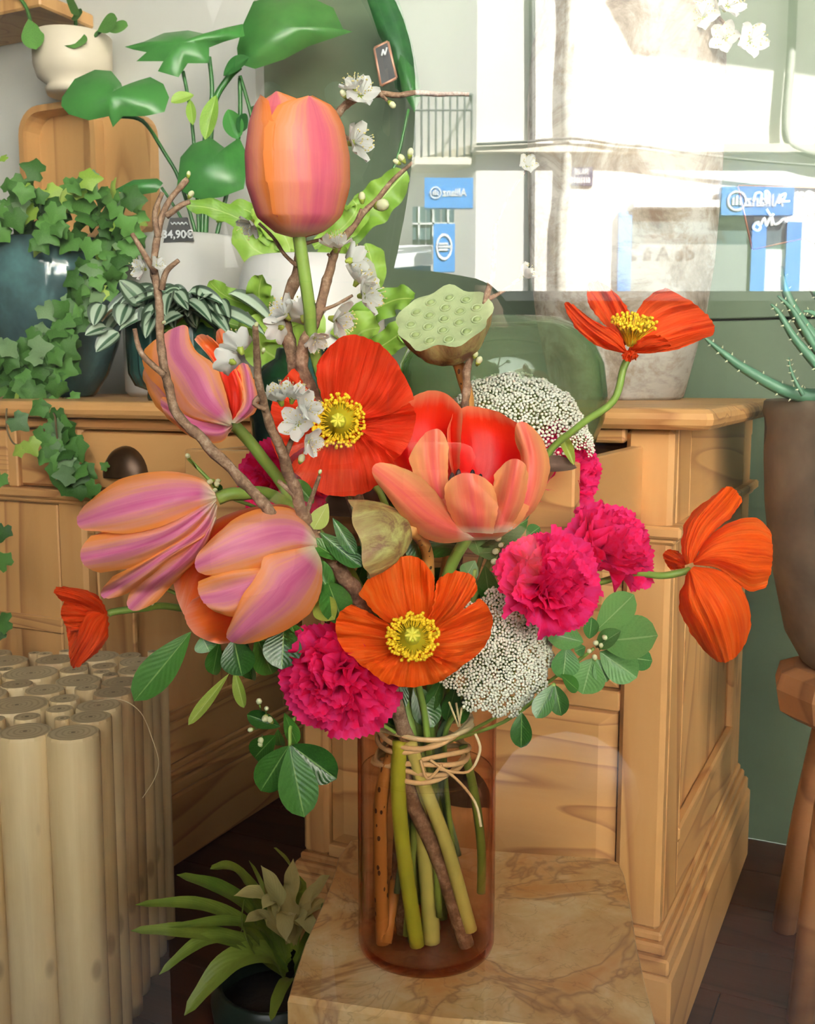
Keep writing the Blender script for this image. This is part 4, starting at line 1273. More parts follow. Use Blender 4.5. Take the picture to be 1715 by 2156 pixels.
# wide open
op = traced_tulip('wide open coral tulip showing a deep red inside', P(985, 1128, .85), [
    ([(975, 1108), (952, 1010), (940, 915), (952, 872)], [(1000, 1108), (1090, 1020), (1120, 950), (1100, 900)], (1015, 858), .855, .890, .030, True, -.010),
    ([(955, 1108), (870, 1020), (798, 950), (818, 905)], [(980, 1108), (968, 1000), (972, 900), (972, 862)], (892, 825), .850, .880, .026, True, -.010),
    ([(930, 1140), (884, 1112), (872, 1082)], [(1045, 1136), (1092, 1104), (1116, 1066)], (990, 1040), .850, .832, .020, False),
    ([(1040, 1120), (1084, 1058), (1098, 985), (1084, 925)], [(1082, 1114), (1132, 1064), (1158, 985), (1144, 928)], (1098, 888), .842, .852, .014, False),
    ([(925, 1088), (880, 1020), (860, 965)], [(955, 1098), (944, 1010), (944, 942)], (910, 904), .838, .838, .010, False),
    ([(1022, 1124), (1034, 1062), (1040, 1000)], [(1068, 1120), (1100, 1066), (1112, 1006)], (1086, 966), .830, .806, .014, False),
    ([(966, 1120), (940, 1066), (934, 1026)], [(1038, 1124), (1048, 1068), (1040, 1028)], (985, 996), .824, .800, .018, False),
    ([(975, 1116), (925, 1046), (882, 1002), (835, 980)], [(1000, 1134), (940, 1144), (892, 1132), (846, 1090), (812, 1038)], (784, 984), .838, .782, .024, False)],
    M_tulip3, [P(940, 1220, .87), P(915, 1400, .875), vbot(905, 1560, 0.015), vbot(930, 1940, 0.02)])
F = frame(P(975, 1085, .85), (0.05, -.25, 1))
for q in range(6):
    a = q * PI / 3
    d = V((math.cos(a), math.sin(a), 0))
    MB().tube([d * 0.006, d * 0.011 + V((0, 0, 0.022))], 0.0012, 6).ball(d * 0.0115 + V((0, 0, 0.029)), 0.008, 8, 6, None, (0.32, 0.32, 1), 1).build('stamen', [M_stamen, M_blackish], op, F)
MB().lathe([(0.0, 0.0), (0.0055, 0.002), (0.0055, 0.022), (0.007, 0.026), (0.009, 0.03), (0.0, 0.031)], 9).build('pistil', M_pistil2, op, F)

# ------------------------------------------------------------------ poppies
def poppy(label, c, axis, petals, mat, route, rs=0.027, xh=(1, 0, 0), n_st=110, seed=0, disc=True, sr=0.0028, st_up=0.5):
    o = thing('poppy', c, label, 'poppy')
    F = frame(c, axis, xh)
    for i, (phi, alpha, R, e0, e1, lift) in enumerate(petals):
        ph, al = math.radians(phi), math.radians(alpha)
        E0, E1 = math.radians(e0), math.radians(e1)
        sd = seed * 7.3 + i * 3.7
        def fn(a, b, ph=ph, al=al, R=R, E0=E0, E1=E1, lift=lift, sd=sd):
            s = 2 * a - 1
            t_ = b
            wide = 0.55 + 0.45 * min(1, t_ * 1.6)
            ang = s * al * wide
            Rs = R * (1 - 0.16 * s ** 4 + 0.06 * nz((s * 2.2 + sd, sd, 0.3)) + 0.018 * nz((s * 11 + sd, 2.2, sd)))
            n_ = 6
            rad = h = 0.0
            for q in range(n_):
                e = E0 + (E1 - E0) * (t_ * (q + 0.5) / n_) ** 1.2
                rad += math.cos(e) * Rs * t_ / n_
                h += math.sin(e) * Rs * t_ / n_
            pl = 0.034 * R * t_ ** 0.8 * math.sin(s * al * 16 + sd) * (0.5 + 0.8 * abs(nz((s * 3 + sd, 0.2, 5)))) + 0.017 * R * t_ * math.sin(s * al * 37 + sd * 2 + 2 * nz((s * 2, t_ * 2, sd)))
            wv = 0.24 * R * t_ ** 2 * nz((s * 1.5 + sd, t_ * 1.1, 1.9 + sd)) + 0.10 * R * t_ ** 3 * nz((s * 5 + sd, t_ * 3, 4.4))
            rad = max(rad - (pl + wv) * math.sin(E1) * 0.9, 0.0005)
            h += (pl + wv) * max(0.25, math.cos(E1)) + lift
            return V((rad * math.cos(ph + ang), rad * math.sin(ph + ang), h))
        MB().grid(fn, 44, 16).build('petal', mat, o, F)
    if n_st:
        m = MB()
        for k in range(n_st):
            a = 2 * PI * k / n_st + rnd(-.03, .03)
            R1 = rs * rnd(0.68, 1.0)
            d = V((math.cos(a), math.sin(a), 0))
            up = R1 * st_up * rnd(0.7, 1.2)
            p0 = d * 0.004 + V((0, 0, 0.003)); p1 = d * R1 * 0.6 + V((0, 0, 0.004 + up * 0.7)); p2 = d * R1 + V((0, 0, 0.004 + up))
            m.tube([p0, p1, p2], [0.0004, 0.00035, 0.0003], 4, False)
            m.ball(p2, 0.0015, 5, 4, frame((0, 0, 0), d), (0.6, 0.6, 1.3))
        tag(m.build('stamens', M_stamen, o, F), kind='stuff')
        MB().lathe([(0.0, 0.0), (0.004, 0.001), (0.0058, 0.006), (0.006, 0.011), (0.0045, 0.014), (0.0, 0.0142)], 14).build('pistil', M_pistil, o, F)
        m = MB()
        for k in range(7):
            a = 2 * PI * k / 7
            m.ball(V((math.cos(a) * 0.003, math.sin(a) * 0.003, 0.0143)), 0.0032, 6, 4, frame((0, 0, 0), (math.cos(a), math.sin(a), 0)), (0.3, 0.45, 1))
        m.build('stigma', M_stigma, o, F)
        if disc: MB().lathe([(0.0, 0.0012), (rs * 0.5, 0.0028 + rs * 0.10), (rs * 0.62, 0.0034 + rs * 0.16)], 24).build('throat', M_greenbase, o, F)
    stem(o, [V(c)] + route, sr, M_stem)
    return o
M_stigma = plain('stigma_yellow', '#e8dc4a', 0.6)
def traced_poppy(label, base, petals, mat, route, sr=0.003, ctr=None, rs=.02, axis=(0, 0, 1), n_st=0, up=1.0, disc=False):
    o = thing('poppy', base, label, 'poppy')
    for i, (left, right, tip, yb, yt, bulge, inside) in enumerate(petals):
        patch(o, mat, left, right, tip, yb, yt, bulge, inside, seed=i * 3.1 + base.x * 40, pleat=.0026, pf=11, ruffle=.010, nu=44, nv=24, edge=2.0)
    if n_st:
        F = frame(ctr, axis)
        m = MB()
        for k in range(n_st):
            a = 2 * PI * k / n_st + rnd(-.05, .05)
            R1 = rs * rnd(.62 if disc else .55, 1)
            d = V((math.cos(a), math.sin(a), 0))
            p2 = d * R1 + V((0, 0, .003 + rs * up * rnd(.75, 1.15)))
            m.tube([d * .003, d * R1 * .5 + V((0, 0, rs * .55 * up)), p2], .0004, 4, False)
            m.ball(p2, .0016, 5, 4)
        tag(m.build('stamens', M_stamen, o, F), kind='stuff')
        MB().lathe([(0.0, 0.0), (0.004, 0.001), (0.0058, 0.006), (0.006, 0.011), (0.0045, 0.014), (0.0, 0.0142)], 14).build('pistil', M_pistil, o, F)
        m = MB()
        for k in range(7):
            a = 2 * PI * k / 7
            m.ball(V((math.cos(a) * 0.003, math.sin(a) * 0.003, 0.0143)), 0.0032, 6, 4, frame((0, 0, 0), (math.cos(a), math.sin(a), 0)), (0.3, 0.45, 1))
        m.build('stigma', M_stigma, o, F)
        if disc: MB().lathe([(0.0, 0.0012), (rs * 0.5, 0.0028 + rs * 0.08), (rs * 0.68, 0.0034 + rs * 0.12)], 24).build('throat', M_greenbase, o, F)
    stem(o, [V(base)] + route, sr, M_stem)
    return o
M_stigma = plain('stigma_yellow', '#e8dc4a', 0.6)
traced_poppy('scarlet poppy facing the window with a yellow eye', P(716, 888, .838), [
    ([(742, 892), (800, 862), (850, 838)], [(740, 905), (782, 942), (815, 985)], (872, 900), .842, .840, .008, True),
    ([(692, 908), (640, 940), (590, 976)], [(690, 872), (650, 822), (622, 776)], (570, 862), .842, .838, .008, True),
    ([(690, 905), (640, 948), (608, 982)], [(748, 900), (802, 938), (832, 978)], (726, 1046), .840, .826, .010, True),
    ([(690, 880), (667, 806), (668, 760)], [(744, 884), (818, 872), (872, 840)], (775, 712), .840, .822, .012, True)],
    M_poppy_r, [P(745, 985, .87), P(810, 1060, .88), P(850, 1300, .88), vbot(885, 1560, 0.03), vbot(880, 1900, 0.03)], ctr=P(716, 888, .834), rs=S(58, .83), axis=(-.08, -1, .12), n_st=150, up=.3, disc=True)
traced_poppy('orange poppy in the front above the vase mouth', P(868, 1350, .758), [
    ([(886, 1326), (912, 1270), (916, 1222)], [(900, 1342), (962, 1296), (1004, 1246)], (978, 1204), .760, .785, .008, True),
    ([(848, 1368), (802, 1394), (772, 1408)], [(846, 1332), (782, 1292), (738, 1272)], (708, 1336), .758, .752, .010, True),
    ([(894, 1336), (960, 1292), (1010, 1262)], [(892, 1368), (930, 1400), (974, 1402)], (1034, 1328), .758, .750, .010, True),
    ([(846, 1334), (790, 1292), (754, 1248)], [(892, 1328), (914, 1282), (916, 1216)], (842, 1172), .760, .788, .012, True),
    ([(850, 1366), (800, 1388), (764, 1400)], [(888, 1366), (940, 1388), (982, 1394)], (868, 1446), .756, .738, .010, True)],
    M_poppy_o, [P(875, 1420, .80), vbot(900, 1560, -0.03), vbot(925, 1930, -0.03)], ctr=P(868, 1347, .752), rs=S(57, .75), axis=(0.0, -.86, .5), n_st=150, up=.32, disc=True)
traced_poppy('orange red poppy standing alone on a curved stem', P(1326, 748, .86), [
    ([(1312, 728), (1276, 690), (1236, 640)], [(1330, 722), (1326, 662), (1310, 632)], (1250, 592), .868, .895, .012, True),
    ([(1322, 738), (1334, 672), (1362, 626), (1402, 605)], [(1334, 742), (1384, 742), (1432, 734), (1482, 712)], (1494, 670), .868, .890, .030, True),
    ([(1318, 740), (1302, 702), (1260, 680), (1230, 664)], [(1322, 746), (1262, 730), (1216, 696), (1194, 662)], (1194, 636), .852, .845, .010, False),
    ([(1326, 736), (1350, 712), (1380, 704)], [(1332, 744), (1370, 744), (1404, 738)], (1410, 722), .850, .835, .006, False),
    ([(1316, 738), (1308, 748)], [(1338, 738), (1344, 750)], (1322, 760), .846, .840, .006, False)],
    M_poppy_o2, [P(1312, 775, .86), P(1290, 845, .86), P(1215, 900, .87), P(1130, 990, .89), P(980, 1300, .89), vbot(915, 1560, 0.03), vbot(940, 1950, 0.03)], ctr=P(1327, 728, .862), rs=S(46, .86), axis=(.05, -.35, .95), n_st=110)
p4 = traced_poppy('big orange poppy seen from behind on a side stem', P(1450, 1200, .84), [
    ([(1440, 1196), (1415, 1200)], [(1444, 1180), (1428, 1158)], (1396, 1166), .845, .86, .010, False),
    ([(1458, 1182), (1490, 1132), (1540, 1098), (1592, 1090), (1618, 1112)], [(1460, 1190), (1508, 1196), (1552, 1228), (1580, 1246), (1612, 1236)], (1626, 1170), .845, .875, .034, False),
    ([(1442, 1190), (1433, 1148), (1442, 1102), (1470, 1066), (1512, 1038)], [(1458, 1184), (1480, 1150), (1506, 1116), (1540, 1088), (1562, 1056)], (1540, 1026), .840, .870, .022, False),
    ([(1446, 1206), (1430, 1256), (1434, 1294), (1458, 1340), (1492, 1380)], [(1460, 1192), (1512, 1200), (1548, 1224), (1572, 1258), (1580, 1304), (1574, 1342)], (1536, 1390), .838, .862, .036, False)],
    M_poppy_o, [P(1438, 1204, .838), P(1395, 1212, .84), P(1300, 1215, .86), P(1120, 1300, .88), vbot(925, 1560, 0.02), vbot(960, 1920, 0.02)])
traced_poppy('small half closed orange poppy on a stem reaching left', P(228, 1293, .84), [
    ([(200, 1280), (165, 1285), (135, 1300)], [(205, 1310), (170, 1340), (150, 1380)], (142, 1340), .86, .86, .010, True),
    ([(205, 1290), (180, 1272), (145, 1262)], [(208, 1305), (180, 1322), (150, 1328)], (128, 1292), .835, .82, .010, False),
    ([(180, 1310), (160, 1318), (140, 1322)], [(200, 1330), (180, 1370), (160, 1392)], (150, 1398), .838, .83, .008, False),
    ([(226, 1292), (214, 1264), (182, 1243), (140, 1236)], [(224, 1302), (196, 1288), (162, 1272), (128, 1264)], (114, 1242), .832, .815, .018, False),
    ([(216, 1286), (182, 1288), (166, 1322), (158, 1362)], [(228, 1300), (228, 1332), (216, 1362), (186, 1390)], (152, 1403), .832, .818, .022, False)],
    M_poppy_o2, [P(240, 1288, .842), P(300, 1281, .855), P(370, 1279, .875), P(560, 1330, .885), vbot(850, 1545, -0.01), vbot(855, 1970, -0.03)])

# ------------------------------------------------------------------ carnations
def cpetal(seed):
    def fn(a, b):
        s = 2 * a - 1
        t_ = b
        w_ = 0.10 + 0.82 * t_ ** 1.1
        ang = s * 0.75
        L = 1.0 - 0.16 * s * s + (0.022 * (1 if int(round(a * 28)) % 2 else -1) if b > 0.99 else 0)
        x = s * w_ * 0.78
        y = t_ * L - 0.12 * s * s * t_
        rf = t_ ** 2.2
        z = 0.16 * t_ ** 2 + rf * (0.17 * math.sin(s * 4.5 + seed) + 0.06 * math.sin(s * 10 + seed * 2.3)) + 0.16 * nz((s * 2 + seed, t_ * 2, seed))
        return V((x, y, z))
    return MB().grid(fn, 28, 9)
CP = [cpetal(q * 1.7).mesh('petal', M_carn) for q in range(5)]
M_ccal = plain('carnation_calyx', '#74935f', 0.5, vary=0.1)
def carnation(label, c, axis, R, route, ms=CP, n=34, seed=0, spread=1.0):
    rs_ = random.Random(seed)
    o = thing('carnation', c, label, 'carnation')
    ax = V(axis).normalized()
    base = V(c) - ax * R * 0.55
    F = frame(base, ax)
    for i in range(n):
        k = i / (n - 1)
        elev = math.radians(84 - 78 * k ** 0.8 * spread + rs_.uniform(-7, 7))
        az = i * 2.39996 + rs_.uniform(-.2, .2)
        rad = V((math.cos(az), math.sin(az), 0))
        d = rad * math.cos(elev) + V((0, 0, 1)) * math.sin(elev)
        up = V((0, 0, 1)) * math.cos(elev) - rad * math.sin(elev)
        L = R * (0.78 + 0.32 * k) * rs_.uniform(0.92, 1.08)
        st0 = rad * R * 0.06 * k + V((0, 0, R * 0.22 * (1 - k)))
        Mp = F @ yframe(st0, d, up) @ Matrix.Rotation(rs_.uniform(-.3, .3), 4, 'Y')
        link('petal', ms[i % len(ms)], o, scl(Mp, L * rs_.uniform(.85, 1.1), L, L))
    MB().lathe([(0.0, -R * 0.72), (R * 0.12, -R * 0.7), (R * 0.17, -R * 0.4), (R * 0.2, 0.0), (R * 0.24, R * 0.08), (0.0, R * 0.05)], 12).build('calyx', M_ccal, o, F)
    stem(o, [base - ax * R * 0.65] + route, 0.0026, M_stem2)
    return o
carnation('magenta carnation hanging low over the vase rim', P(703, 1425, .775), (-.22, -.93, .12), S(128, .775), [P(770, 1480, .84), P(830, 1500, .86), vbot(870, 1570, -0.01), vbot(835, 1880, -0.02)], seed=1)
carnation('magenta carnation beside the white lace flower', P(1165, 1222, .785), (.30, -.85, .42), S(110, .785), [P(1100, 1330, .85), P(1000, 1450, .87), vbot(920, 1570, 0.0), vbot(965, 1800, 0.02)], seed=2)
carnation('magenta carnation turned up showing its green calyx', P(1300, 1138, .86), (.55, -.42, .60), S(104, .86), [P(1225, 1130, .87), P(1190, 1135, .88), P(1080, 1300, .885), vbot(930, 1565, 0.03), vbot(970, 1860, 0.03)], seed=3)
carnation('magenta carnation tucked behind the open coral tulip', P(1205, 980, .96), (.7, -.6, .2), S(88, .96), [P(1120, 1060, .95), P(1020, 1250, .92), vbot(925, 1555, 0.04), vbot(950, 1850, 0.04)], seed=4)
carnation('magenta carnation half hidden behind the scarlet poppy', P(585, 1012, .92), (-.25, -.9, .2), S(92, .92), [P(680, 1150, .92), P(780, 1350, .9), vbot(865, 1555, 0.04), vbot(850, 1850, 0.03)], seed=5)

# ------------------------------------------------------------------ lace flowers
M_floret = plain('lace_floret', '#fbfbe8', 0.6)
M_floretg = plain('lace_green', '#a9b960', 0.55)
def lace(label, c, axis, R, route, n_um, n_fl, seed, dome=0.35, el=1.0, fr=0.0012):
    rs_ = random.Random(seed)
    o = thing('lace_flower', c, label, 'lace flower')
    ax = V(axis).normalized()
    F = frame(c, ax)
    hub = V((0, 0, -R * 0.75))
    rays, fl_, gm = MB(), MB(), MB()
    for i in range(n_um):
        k = math.sqrt((i + 0.5) / n_um)
        az = i * 2.39996
        rr = R * k * 0.90
        x, y = math.cos(az) * rr * el, math.sin(az) * rr
        z = R * dome * (1 - k * k) + rs_.uniform(-.04, .04) * R
        uc = V((x, y, z))
        dn = (uc - hub).normalized()
        rays.tube([hub, hub.lerp(uc, 0.5) + V((0, 0, -0.06 * R)), uc - dn * 0.006], 0.0005, 4, False)
        ur = R * 1.12 / math.sqrt(n_um)
        Fu = frame(uc, dn)
        for q in range(n_fl):
            kq = math.sqrt((q + .5) / n_fl)
            aq = q * 2.39996 + i
            p = Fu @ V((math.cos(aq) * ur * kq, math.sin(aq) * ur * kq, ur * 0.3 * (1 - kq * kq) + rs_.uniform(-.0008, .0008)))
            if q % 2 == 0: gm.tube([Fu @ V((0, 0, -0.006)), p], 0.00025, 3, False)
            fl_.ball(p, fr * rs_.uniform(0.75, 1.2), 5, 3, None, (1, 1, .8))
    tag(fl_.build('florets', M_floret, o, F), kind='stuff')
    rays.build('rays', M_floretg, o, F)
    tag(gm.build('pedicels', M_floretg, o, F), kind='stuff')
    stem(o, [F @ hub] + route, 0.0024, M_stem)
    return o
lace('greenish white lace flower above the open coral tulip', P(1094, 872, .985), (.10, -.55, .83), S(150, .985), [P(1070, 1000, .95), P(990, 1250, .92), vbot(915, 1555, 0.04), vbot(920, 1850, 0.04)], 52, 28, 1, fr=0.0017)
lace('creamy lace flower between the orange poppy and magenta carnation', P(1052, 1375, .825), (.42, -.88, .20), S(150, .82), [P(990, 1470, .83), vbot(935, 1560, -0.01), vbot(960, 1850, 0.0)], 62, 30, 2, fr=0.0014)
lace('small green lace sprig under the dark dry bract', P(1222, 925, .94), (.6, -.5, .6), S(40, .94), [P(1160, 960, .95), P(1000, 1250, .93), vbot(925, 1560, 0.03), vbot(935, 1850, 0.03)], 7, 26, 3, fr=0.0013)

# ------------------------------------------------------------------ lotus pods
t = NT('lotus_skin')
n1 = t.noise(t.coord('Object', (1, 1, 0.4)), 70, 5, 0.7, 0.5)
sp = t.n('SeparateXYZ', None, i0=t.n('TexCoord').outputs['UV'])
c = t.ramp(n1, [(0.36, '#6d4a32'), (0.47, '#94884f'), (0.6, '#b3b26a'), (0.75, '#c3be7c')])
c = t.mix(t.ramp(sp.outputs[1], [(0.6, (0, 0, 0, 1)), (0.95, (0.6, 0.6, 0.6, 1))]), c, '#a7885c')
M_lotus = t.done(t.bsdf(c, 0.6, 0, t.bump(n1, 0.3, 0.004)))
M_ltop = plain('lotus_top', '#b2c08e', 0.6, vary=0.12, scale=70, bump=0.2)
M_seed = plain('lotus_seed', '#9dae72', 0.4, vary=0.1, scale=50)
def lotus(label, rim_c, axis, R, H, route, seeds=True, sm=None, sr=0.0052):
    o = thing('lotus_pod', rim_c, label, 'lotus pod')
    F = frame(rim_c, axis)
    def sc_(p, a, t_):
        k = 1 + (0.045 * math.sin(a * 9 + 0.6) + 0.03 * math.sin(a * 5)) * t_ ** 1.5 + 0.05 * math.sin(a * 17) * t_ * (1 - t_)
        return V((p.x * k, p.y * k, p.z + R * 0.05 * math.sin(a * 6 + 1) * t_ ** 4))
    sh = MB().lathe([(0.0, -H), (R * 0.14, -H), (R * 0.3, -H * .97), (R * .55, -H * .82), (R * .78, -H * .58), (R * .93, -H * .3), (R * 1.0, -H * .06), (R * 1.02, 0.0)], 54, fn=sc_)
    sh.f.pop(); sh.m.pop()
    sh.build('shell', M_lotus, o, F)
    def sc2(p, a, t_):
        k = 1 + (0.045 * math.sin(a * 9 + 0.6) + 0.03 * math.sin(a * 5)) * t_ ** 3
        return V((p.x * k, p.y * k, p.z + R * 0.05 * math.sin(a * 6 + 1) * t_ ** 6))
    sh = MB().lathe([(0.0, -R * .05), (R * .4, -R * .05), (R * .8, -R * .05), (R * .92, -R * .01), (R * 1.02, 0.0)], 54, fn=sc2)
    sh.f.pop(); sh.m.pop()
    sh.build('face', M_ltop, o, F)
    if seeds:
        ps = [(0, 0)] + [(0.38, k * 60 + 10) for k in range(6)] + [(0.72, k * 32.7 + 5) for k in range(11)]
        for r_, a in ps:
            x, y = R * r_ * math.cos(math.radians(a)), R * r_ * math.sin(math.radians(a))
            q = MB()
            q.lathe([(R * .125, -R * .055), (R * .12, -R * .02), (R * .10, -R * .018), (R * .095, -R * .055)], 14, Matrix.Translation((x, y, 0)))
            hole = q.build('seed_rim', M_ltop, o, F)
            MB().ball((x, y, -R * .052), R * .085, 10, 6, None, (1, 1, .75)).build('seed', M_seed, hole, F)
    stem(o, [F @ V((0, 0, -H * .98))] + route, sr, sm or M_lstem)
    return o
c = P(934, 668, .90)
lotus('green lotus seed pod tilted to show its seeds', c, (-.22, -.62, .74), S(99, .90), S(105, .9), [P(972, 790, .92), P(985, 900, .93), P(930, 1250, .92), vbot(880, 1560, 0.045), vbot(812, 1985, -0.03)])
c = P(757, 1138, .80)
lotus('upturned lotus pod seen from its ribbed underside', c, (-.92, -.05, -.22), S(84, .8), S(112, .8), [P(900, 1170, .86), P(895, 1350, .875), vbot(885, 1565, 0.03), vbot(835, 1985, 0.0)], seeds=False)

# ------------------------------------------------------------------ plum branches
def unitpetal():
    def fn(a, b):
        s = 2 * a - 1; t_ = b
        w_ = 0.42 * math.sin(PI * min(1, 0.08 + t_ * 0.86)) ** 0.6
        return V((s * w_, t_ * 0.95 + 0.05 * (1 - s * s) * t_, 0.18 * t_ * t_ + 0.16 * s * s * t_ + 0.05 * math.sin(3 * s)))
    return MB().grid(fn, 6, 6)
PLUM_P = unitpetal().mesh('petal', M_plum)
def stam_mesh(seed, spread):
    r_ = random.Random(seed)
    m = MB()
    for k in range(20):
        a = 2 * PI * k / 20 + r_.uniform(-.2, .2)
        d = V((math.cos(a) * spread * r_.uniform(.3, 1), math.sin(a) * spread * r_.uniform(.3, 1), r_.uniform(.55, .95)))
        m.tube([V((0, 0, .05)), d * .6 + V((0, 0, 0)), d], 0.014, 3, False, 0)
        m.ball(d, 0.045, 5, 3, None, (1, 1, 1), 1)
    return m.mesh('stamens', [M_plum, M_anther])
STAM = [stam_mesh(1, .6), stam_mesh(2, .75)]
CAL = MB().lathe([(0.0, -.35), (.1, -.33), (.17, -.1), (.2, .03), (0.0, .04)], 8).mesh('calyx', M_calyx)
for q in range(5):
    pass
def blossom(parent, p, axis, size, k=0, openness=0.25, half=5):
    F = scl(frame(p, axis, V((0.3, 0.2, 1))), size)
    c = link('blossom', CAL, parent, F)
    for q in range(half):
        a = 2 * PI * q / 5 + k
        d = V((math.cos(a) * math.cos(openness), math.sin(a) * math.cos(openness), math.sin(openness)))
        up = V((-math.cos(a) * math.sin(openness), -math.sin(a) * math.sin(openness), math.cos(openness)))
        link('petal', PLUM_P, c, F @ yframe(V((math.cos(a), math.sin(a), 0)) * .08, d, up))
    link('stamens', STAM[k % 2], c, F)
    return c
BUDM = MB().ball((0, 0, .5), .5, 8, 6, None, (.75, .75, 1)).lathe([(0, -.3), (.16, -.25), (.3, .1), (.34, .3)], 8, None, 1).mesh('bud', [M_bud, M_calyx])
def bud(parent, p, axis, size): return link('bud', BUDM, parent, scl(frame(p, axis), size))
def branch(label, main, y, r0, r1, twigs=(), route=None, extra=None, yend=None):
    n = len(main)
    ys = [y + ((yend if yend is not None else y) - y) * i / (n - 1) for i in range(n)]
    pts = [P(a, b, yy) for (a, b), yy in zip(main, ys)]
    o = thing('plum_branch', pts[0], label, 'branch')
    c = spline(pts, 6)
    m_ = len(c)
    c = [p + V((nz(p * 60), nz(p * 60 + V((9, 0, 0))), nz(p * 60 + V((0, 9, 0))))) * 0.0018 for p in c]
    rad = [(r0 + (r1 - r0) * i / (m_ - 1)) * (1 + 0.22 * nz((i * 0.9, r0 * 1000, 2))) for i in range(m_)]
    if route:
        low = spline(route + [pts[0]], 5)[:-1]
        c = low + c
        rad = [r0] * len(low) + rad
    MB().tube(c, rad, 9).build('wood', M_bark, o)
    for tw in twigs:
        tp = spline([P(a, b, ys[0] + (ys[-1] - ys[0]) * 0.5 + (0.004 * i)) if len(q) == 2 else P(q[0], q[1], q[2]) for i, q in enumerate(tw) for a, b in [q[:2]]], 4)
        mm = len(tp)
        rr = max(0.0013, r1 * 0.95)
        MB().tube(tp, [rr * (1.25 - 0.5 * i / mm) * (1 + 0.2 * nz((i, 3, rr * 999))) for i in range(mm)], 7).build('twig', M_bark, o)
    return o
br1 = branch('long bare forked plum branch on the outer side', [(560, 1066), (500, 1000), (430, 930), (370, 870), (350, 800), (338, 720), (335, 640), (325, 570), (330, 495), (352, 435), (394, 378)], .76, S(13, .76), S(6, .8),
             [[(346, 790, .772), (298, 745, .77), (283, 692, .77)], [(327, 575, .784), (302, 532, .78), (278, 492, .78)], [(340, 610, .782), (350, 572, .78), (376, 548, .778)], [(333, 500, .79), (326, 450, .79), (342, 405, .79)], [(350, 455, .79), (382, 432, .788), (400, 425, .788)]],
             [vbot(960, 1950, -0.02), vbot(870, 1570, -0.03), P(760, 1420, .83), P(640, 1200, .81)], yend=.80)
bud(br1, P(398, 415, .795), (.5, -.3, .6), S(16, .79)); bud(br1, P(396, 372, .8), (.2, 0, 1), S(12, .8)); bud(br1, P(342, 680, .78), (.6, -.5, .2), S(10, .78))
for (x, y_, ax, sz) in ((300, 566, (-.6, -.6, .1), 26), (330, 558, (.6, -.6, .3), 18)):
    blossom(br1, P(x, y_, .778), ax, S(sz, .78), 1)
br2 = branch('crooked plum branch crossing in front of the tulips', [(742, 1234), (700, 1180), (652, 1112), (630, 1060), (606, 990), (590, 945), (566, 890), (547, 820), (540, 740), (536, 690)], .82, S(18, .76), S(6, .7),
             [[(640, 1095, .783), (655, 1050, .775), (672, 1003, .765)], [(598, 965, .754), (622, 905, .748), (640, 850, .74)], [(622, 1045, .770), (592, 1018, .768), (584, 1014, .768)], [(663, 1130, .794), (672, 1118, .79)], [(548, 835, .722), (535, 850, .72), (560, 862, .72)]],
             [vbot(985, 1985, 0.0), vbot(900, 1720, 0.0), vbot(858, 1570, -0.03), P(800, 1370, .83)], yend=.69)
for (x, y_, ax, sz, k) in ((590, 842, (-.2, -.35, .9), 44, 0), (615, 838, (.2, -.3, .9), 40, 1), (642, 862, (.7, -.5, .3), 40, 0), (628, 892, (-.3, -.9, .2), 42, 1), (650, 930, (.7, -.5, -.2), 34, 0), (505, 735, (-.4, .5, .7), 42, 1), (488, 762, (-.6, .7, .2), 38, 0)):
    blossom(br2, P(x, y_, .738 if y_ > 800 else .698), ax, S(sz, .72), k, 0.45 if y_ < 850 else .2)
for (x, y_, sz) in ((632, 972, 22), (538, 688, 12), (672, 997, 12), (553, 742, 12)):
    bud(br2, P(x, y_, .75 if y_ > 800 else .692), (.3, -.5, .7), S(sz, .7))
br3 = branch('double plum branch behind the upright tulip, left fork', [(620, 775), (612, 730), (600, 690), (606, 630), (628, 560), (634, 505), (660, 330), (705, 248), (742, 212), (800, 198), (890, 198), (985, 200)], .905, S(16, .9), S(4, .9),
             [[(625, 560, .90), (598, 535, .90), (575, 500, .90), (545, 470, .895)], [(634, 515, .9), (665, 507, .9), (692, 500, .9)], [(700, 255, .905), (725, 285, .905), (745, 300, .90)], [(800, 198, .9), (815, 212, .9)]],
             [vbot(890, 1900, 0.035), vbot(880, 1560, 0.04), P(760, 1100, .93)])
for (x, y_, ax, sz, k) in ((758, 202, (.2, -.8, .45), 40, 0), (746, 186, (-.3, -.4, .85), 30, 1), (744, 300, (.85, -.5, .1), 44, 0), (528, 470, (-.5, -.4, -.7), 30, 1), (600, 664, (-.55, -.4, .5), 44, 0), (640, 668, (0, .6, .6), 46, 1), (590, 690, (-.5, .6, -.1), 34, 0)):
    blossom(br3, P(x, y_, .893), ax, S(sz, .89), k)
for (x, y_, ax) in ((820, 216, (.5, -.4, -.5)), (728, 205, (-.4, -.3, .5)), (640, 500, (.2, -.5, .5))):
    bud(br3, P(x, y_, .895), ax, S(18, .89))
br4 = branch('plum branch with side blossoms leaning right of the upright tulip', [(632, 770), (640, 725), (668, 660), (688, 590), (700, 545), (722, 505), (752, 462), (800, 412), (866, 342)], .885, S(14, .88), S(4, .88),
             [[(672, 655, .883), (705, 643, .88), (742, 622, .875)], [(678, 645, .883), (665, 675, .88)], [(752, 462, .885), (760, 440, .88)], [(700, 545, .885), (690, 535, .88)]],
             [vbot(900, 1850, 0.02), vbot(885, 1560, 0.03), P(770, 1100, .9)])
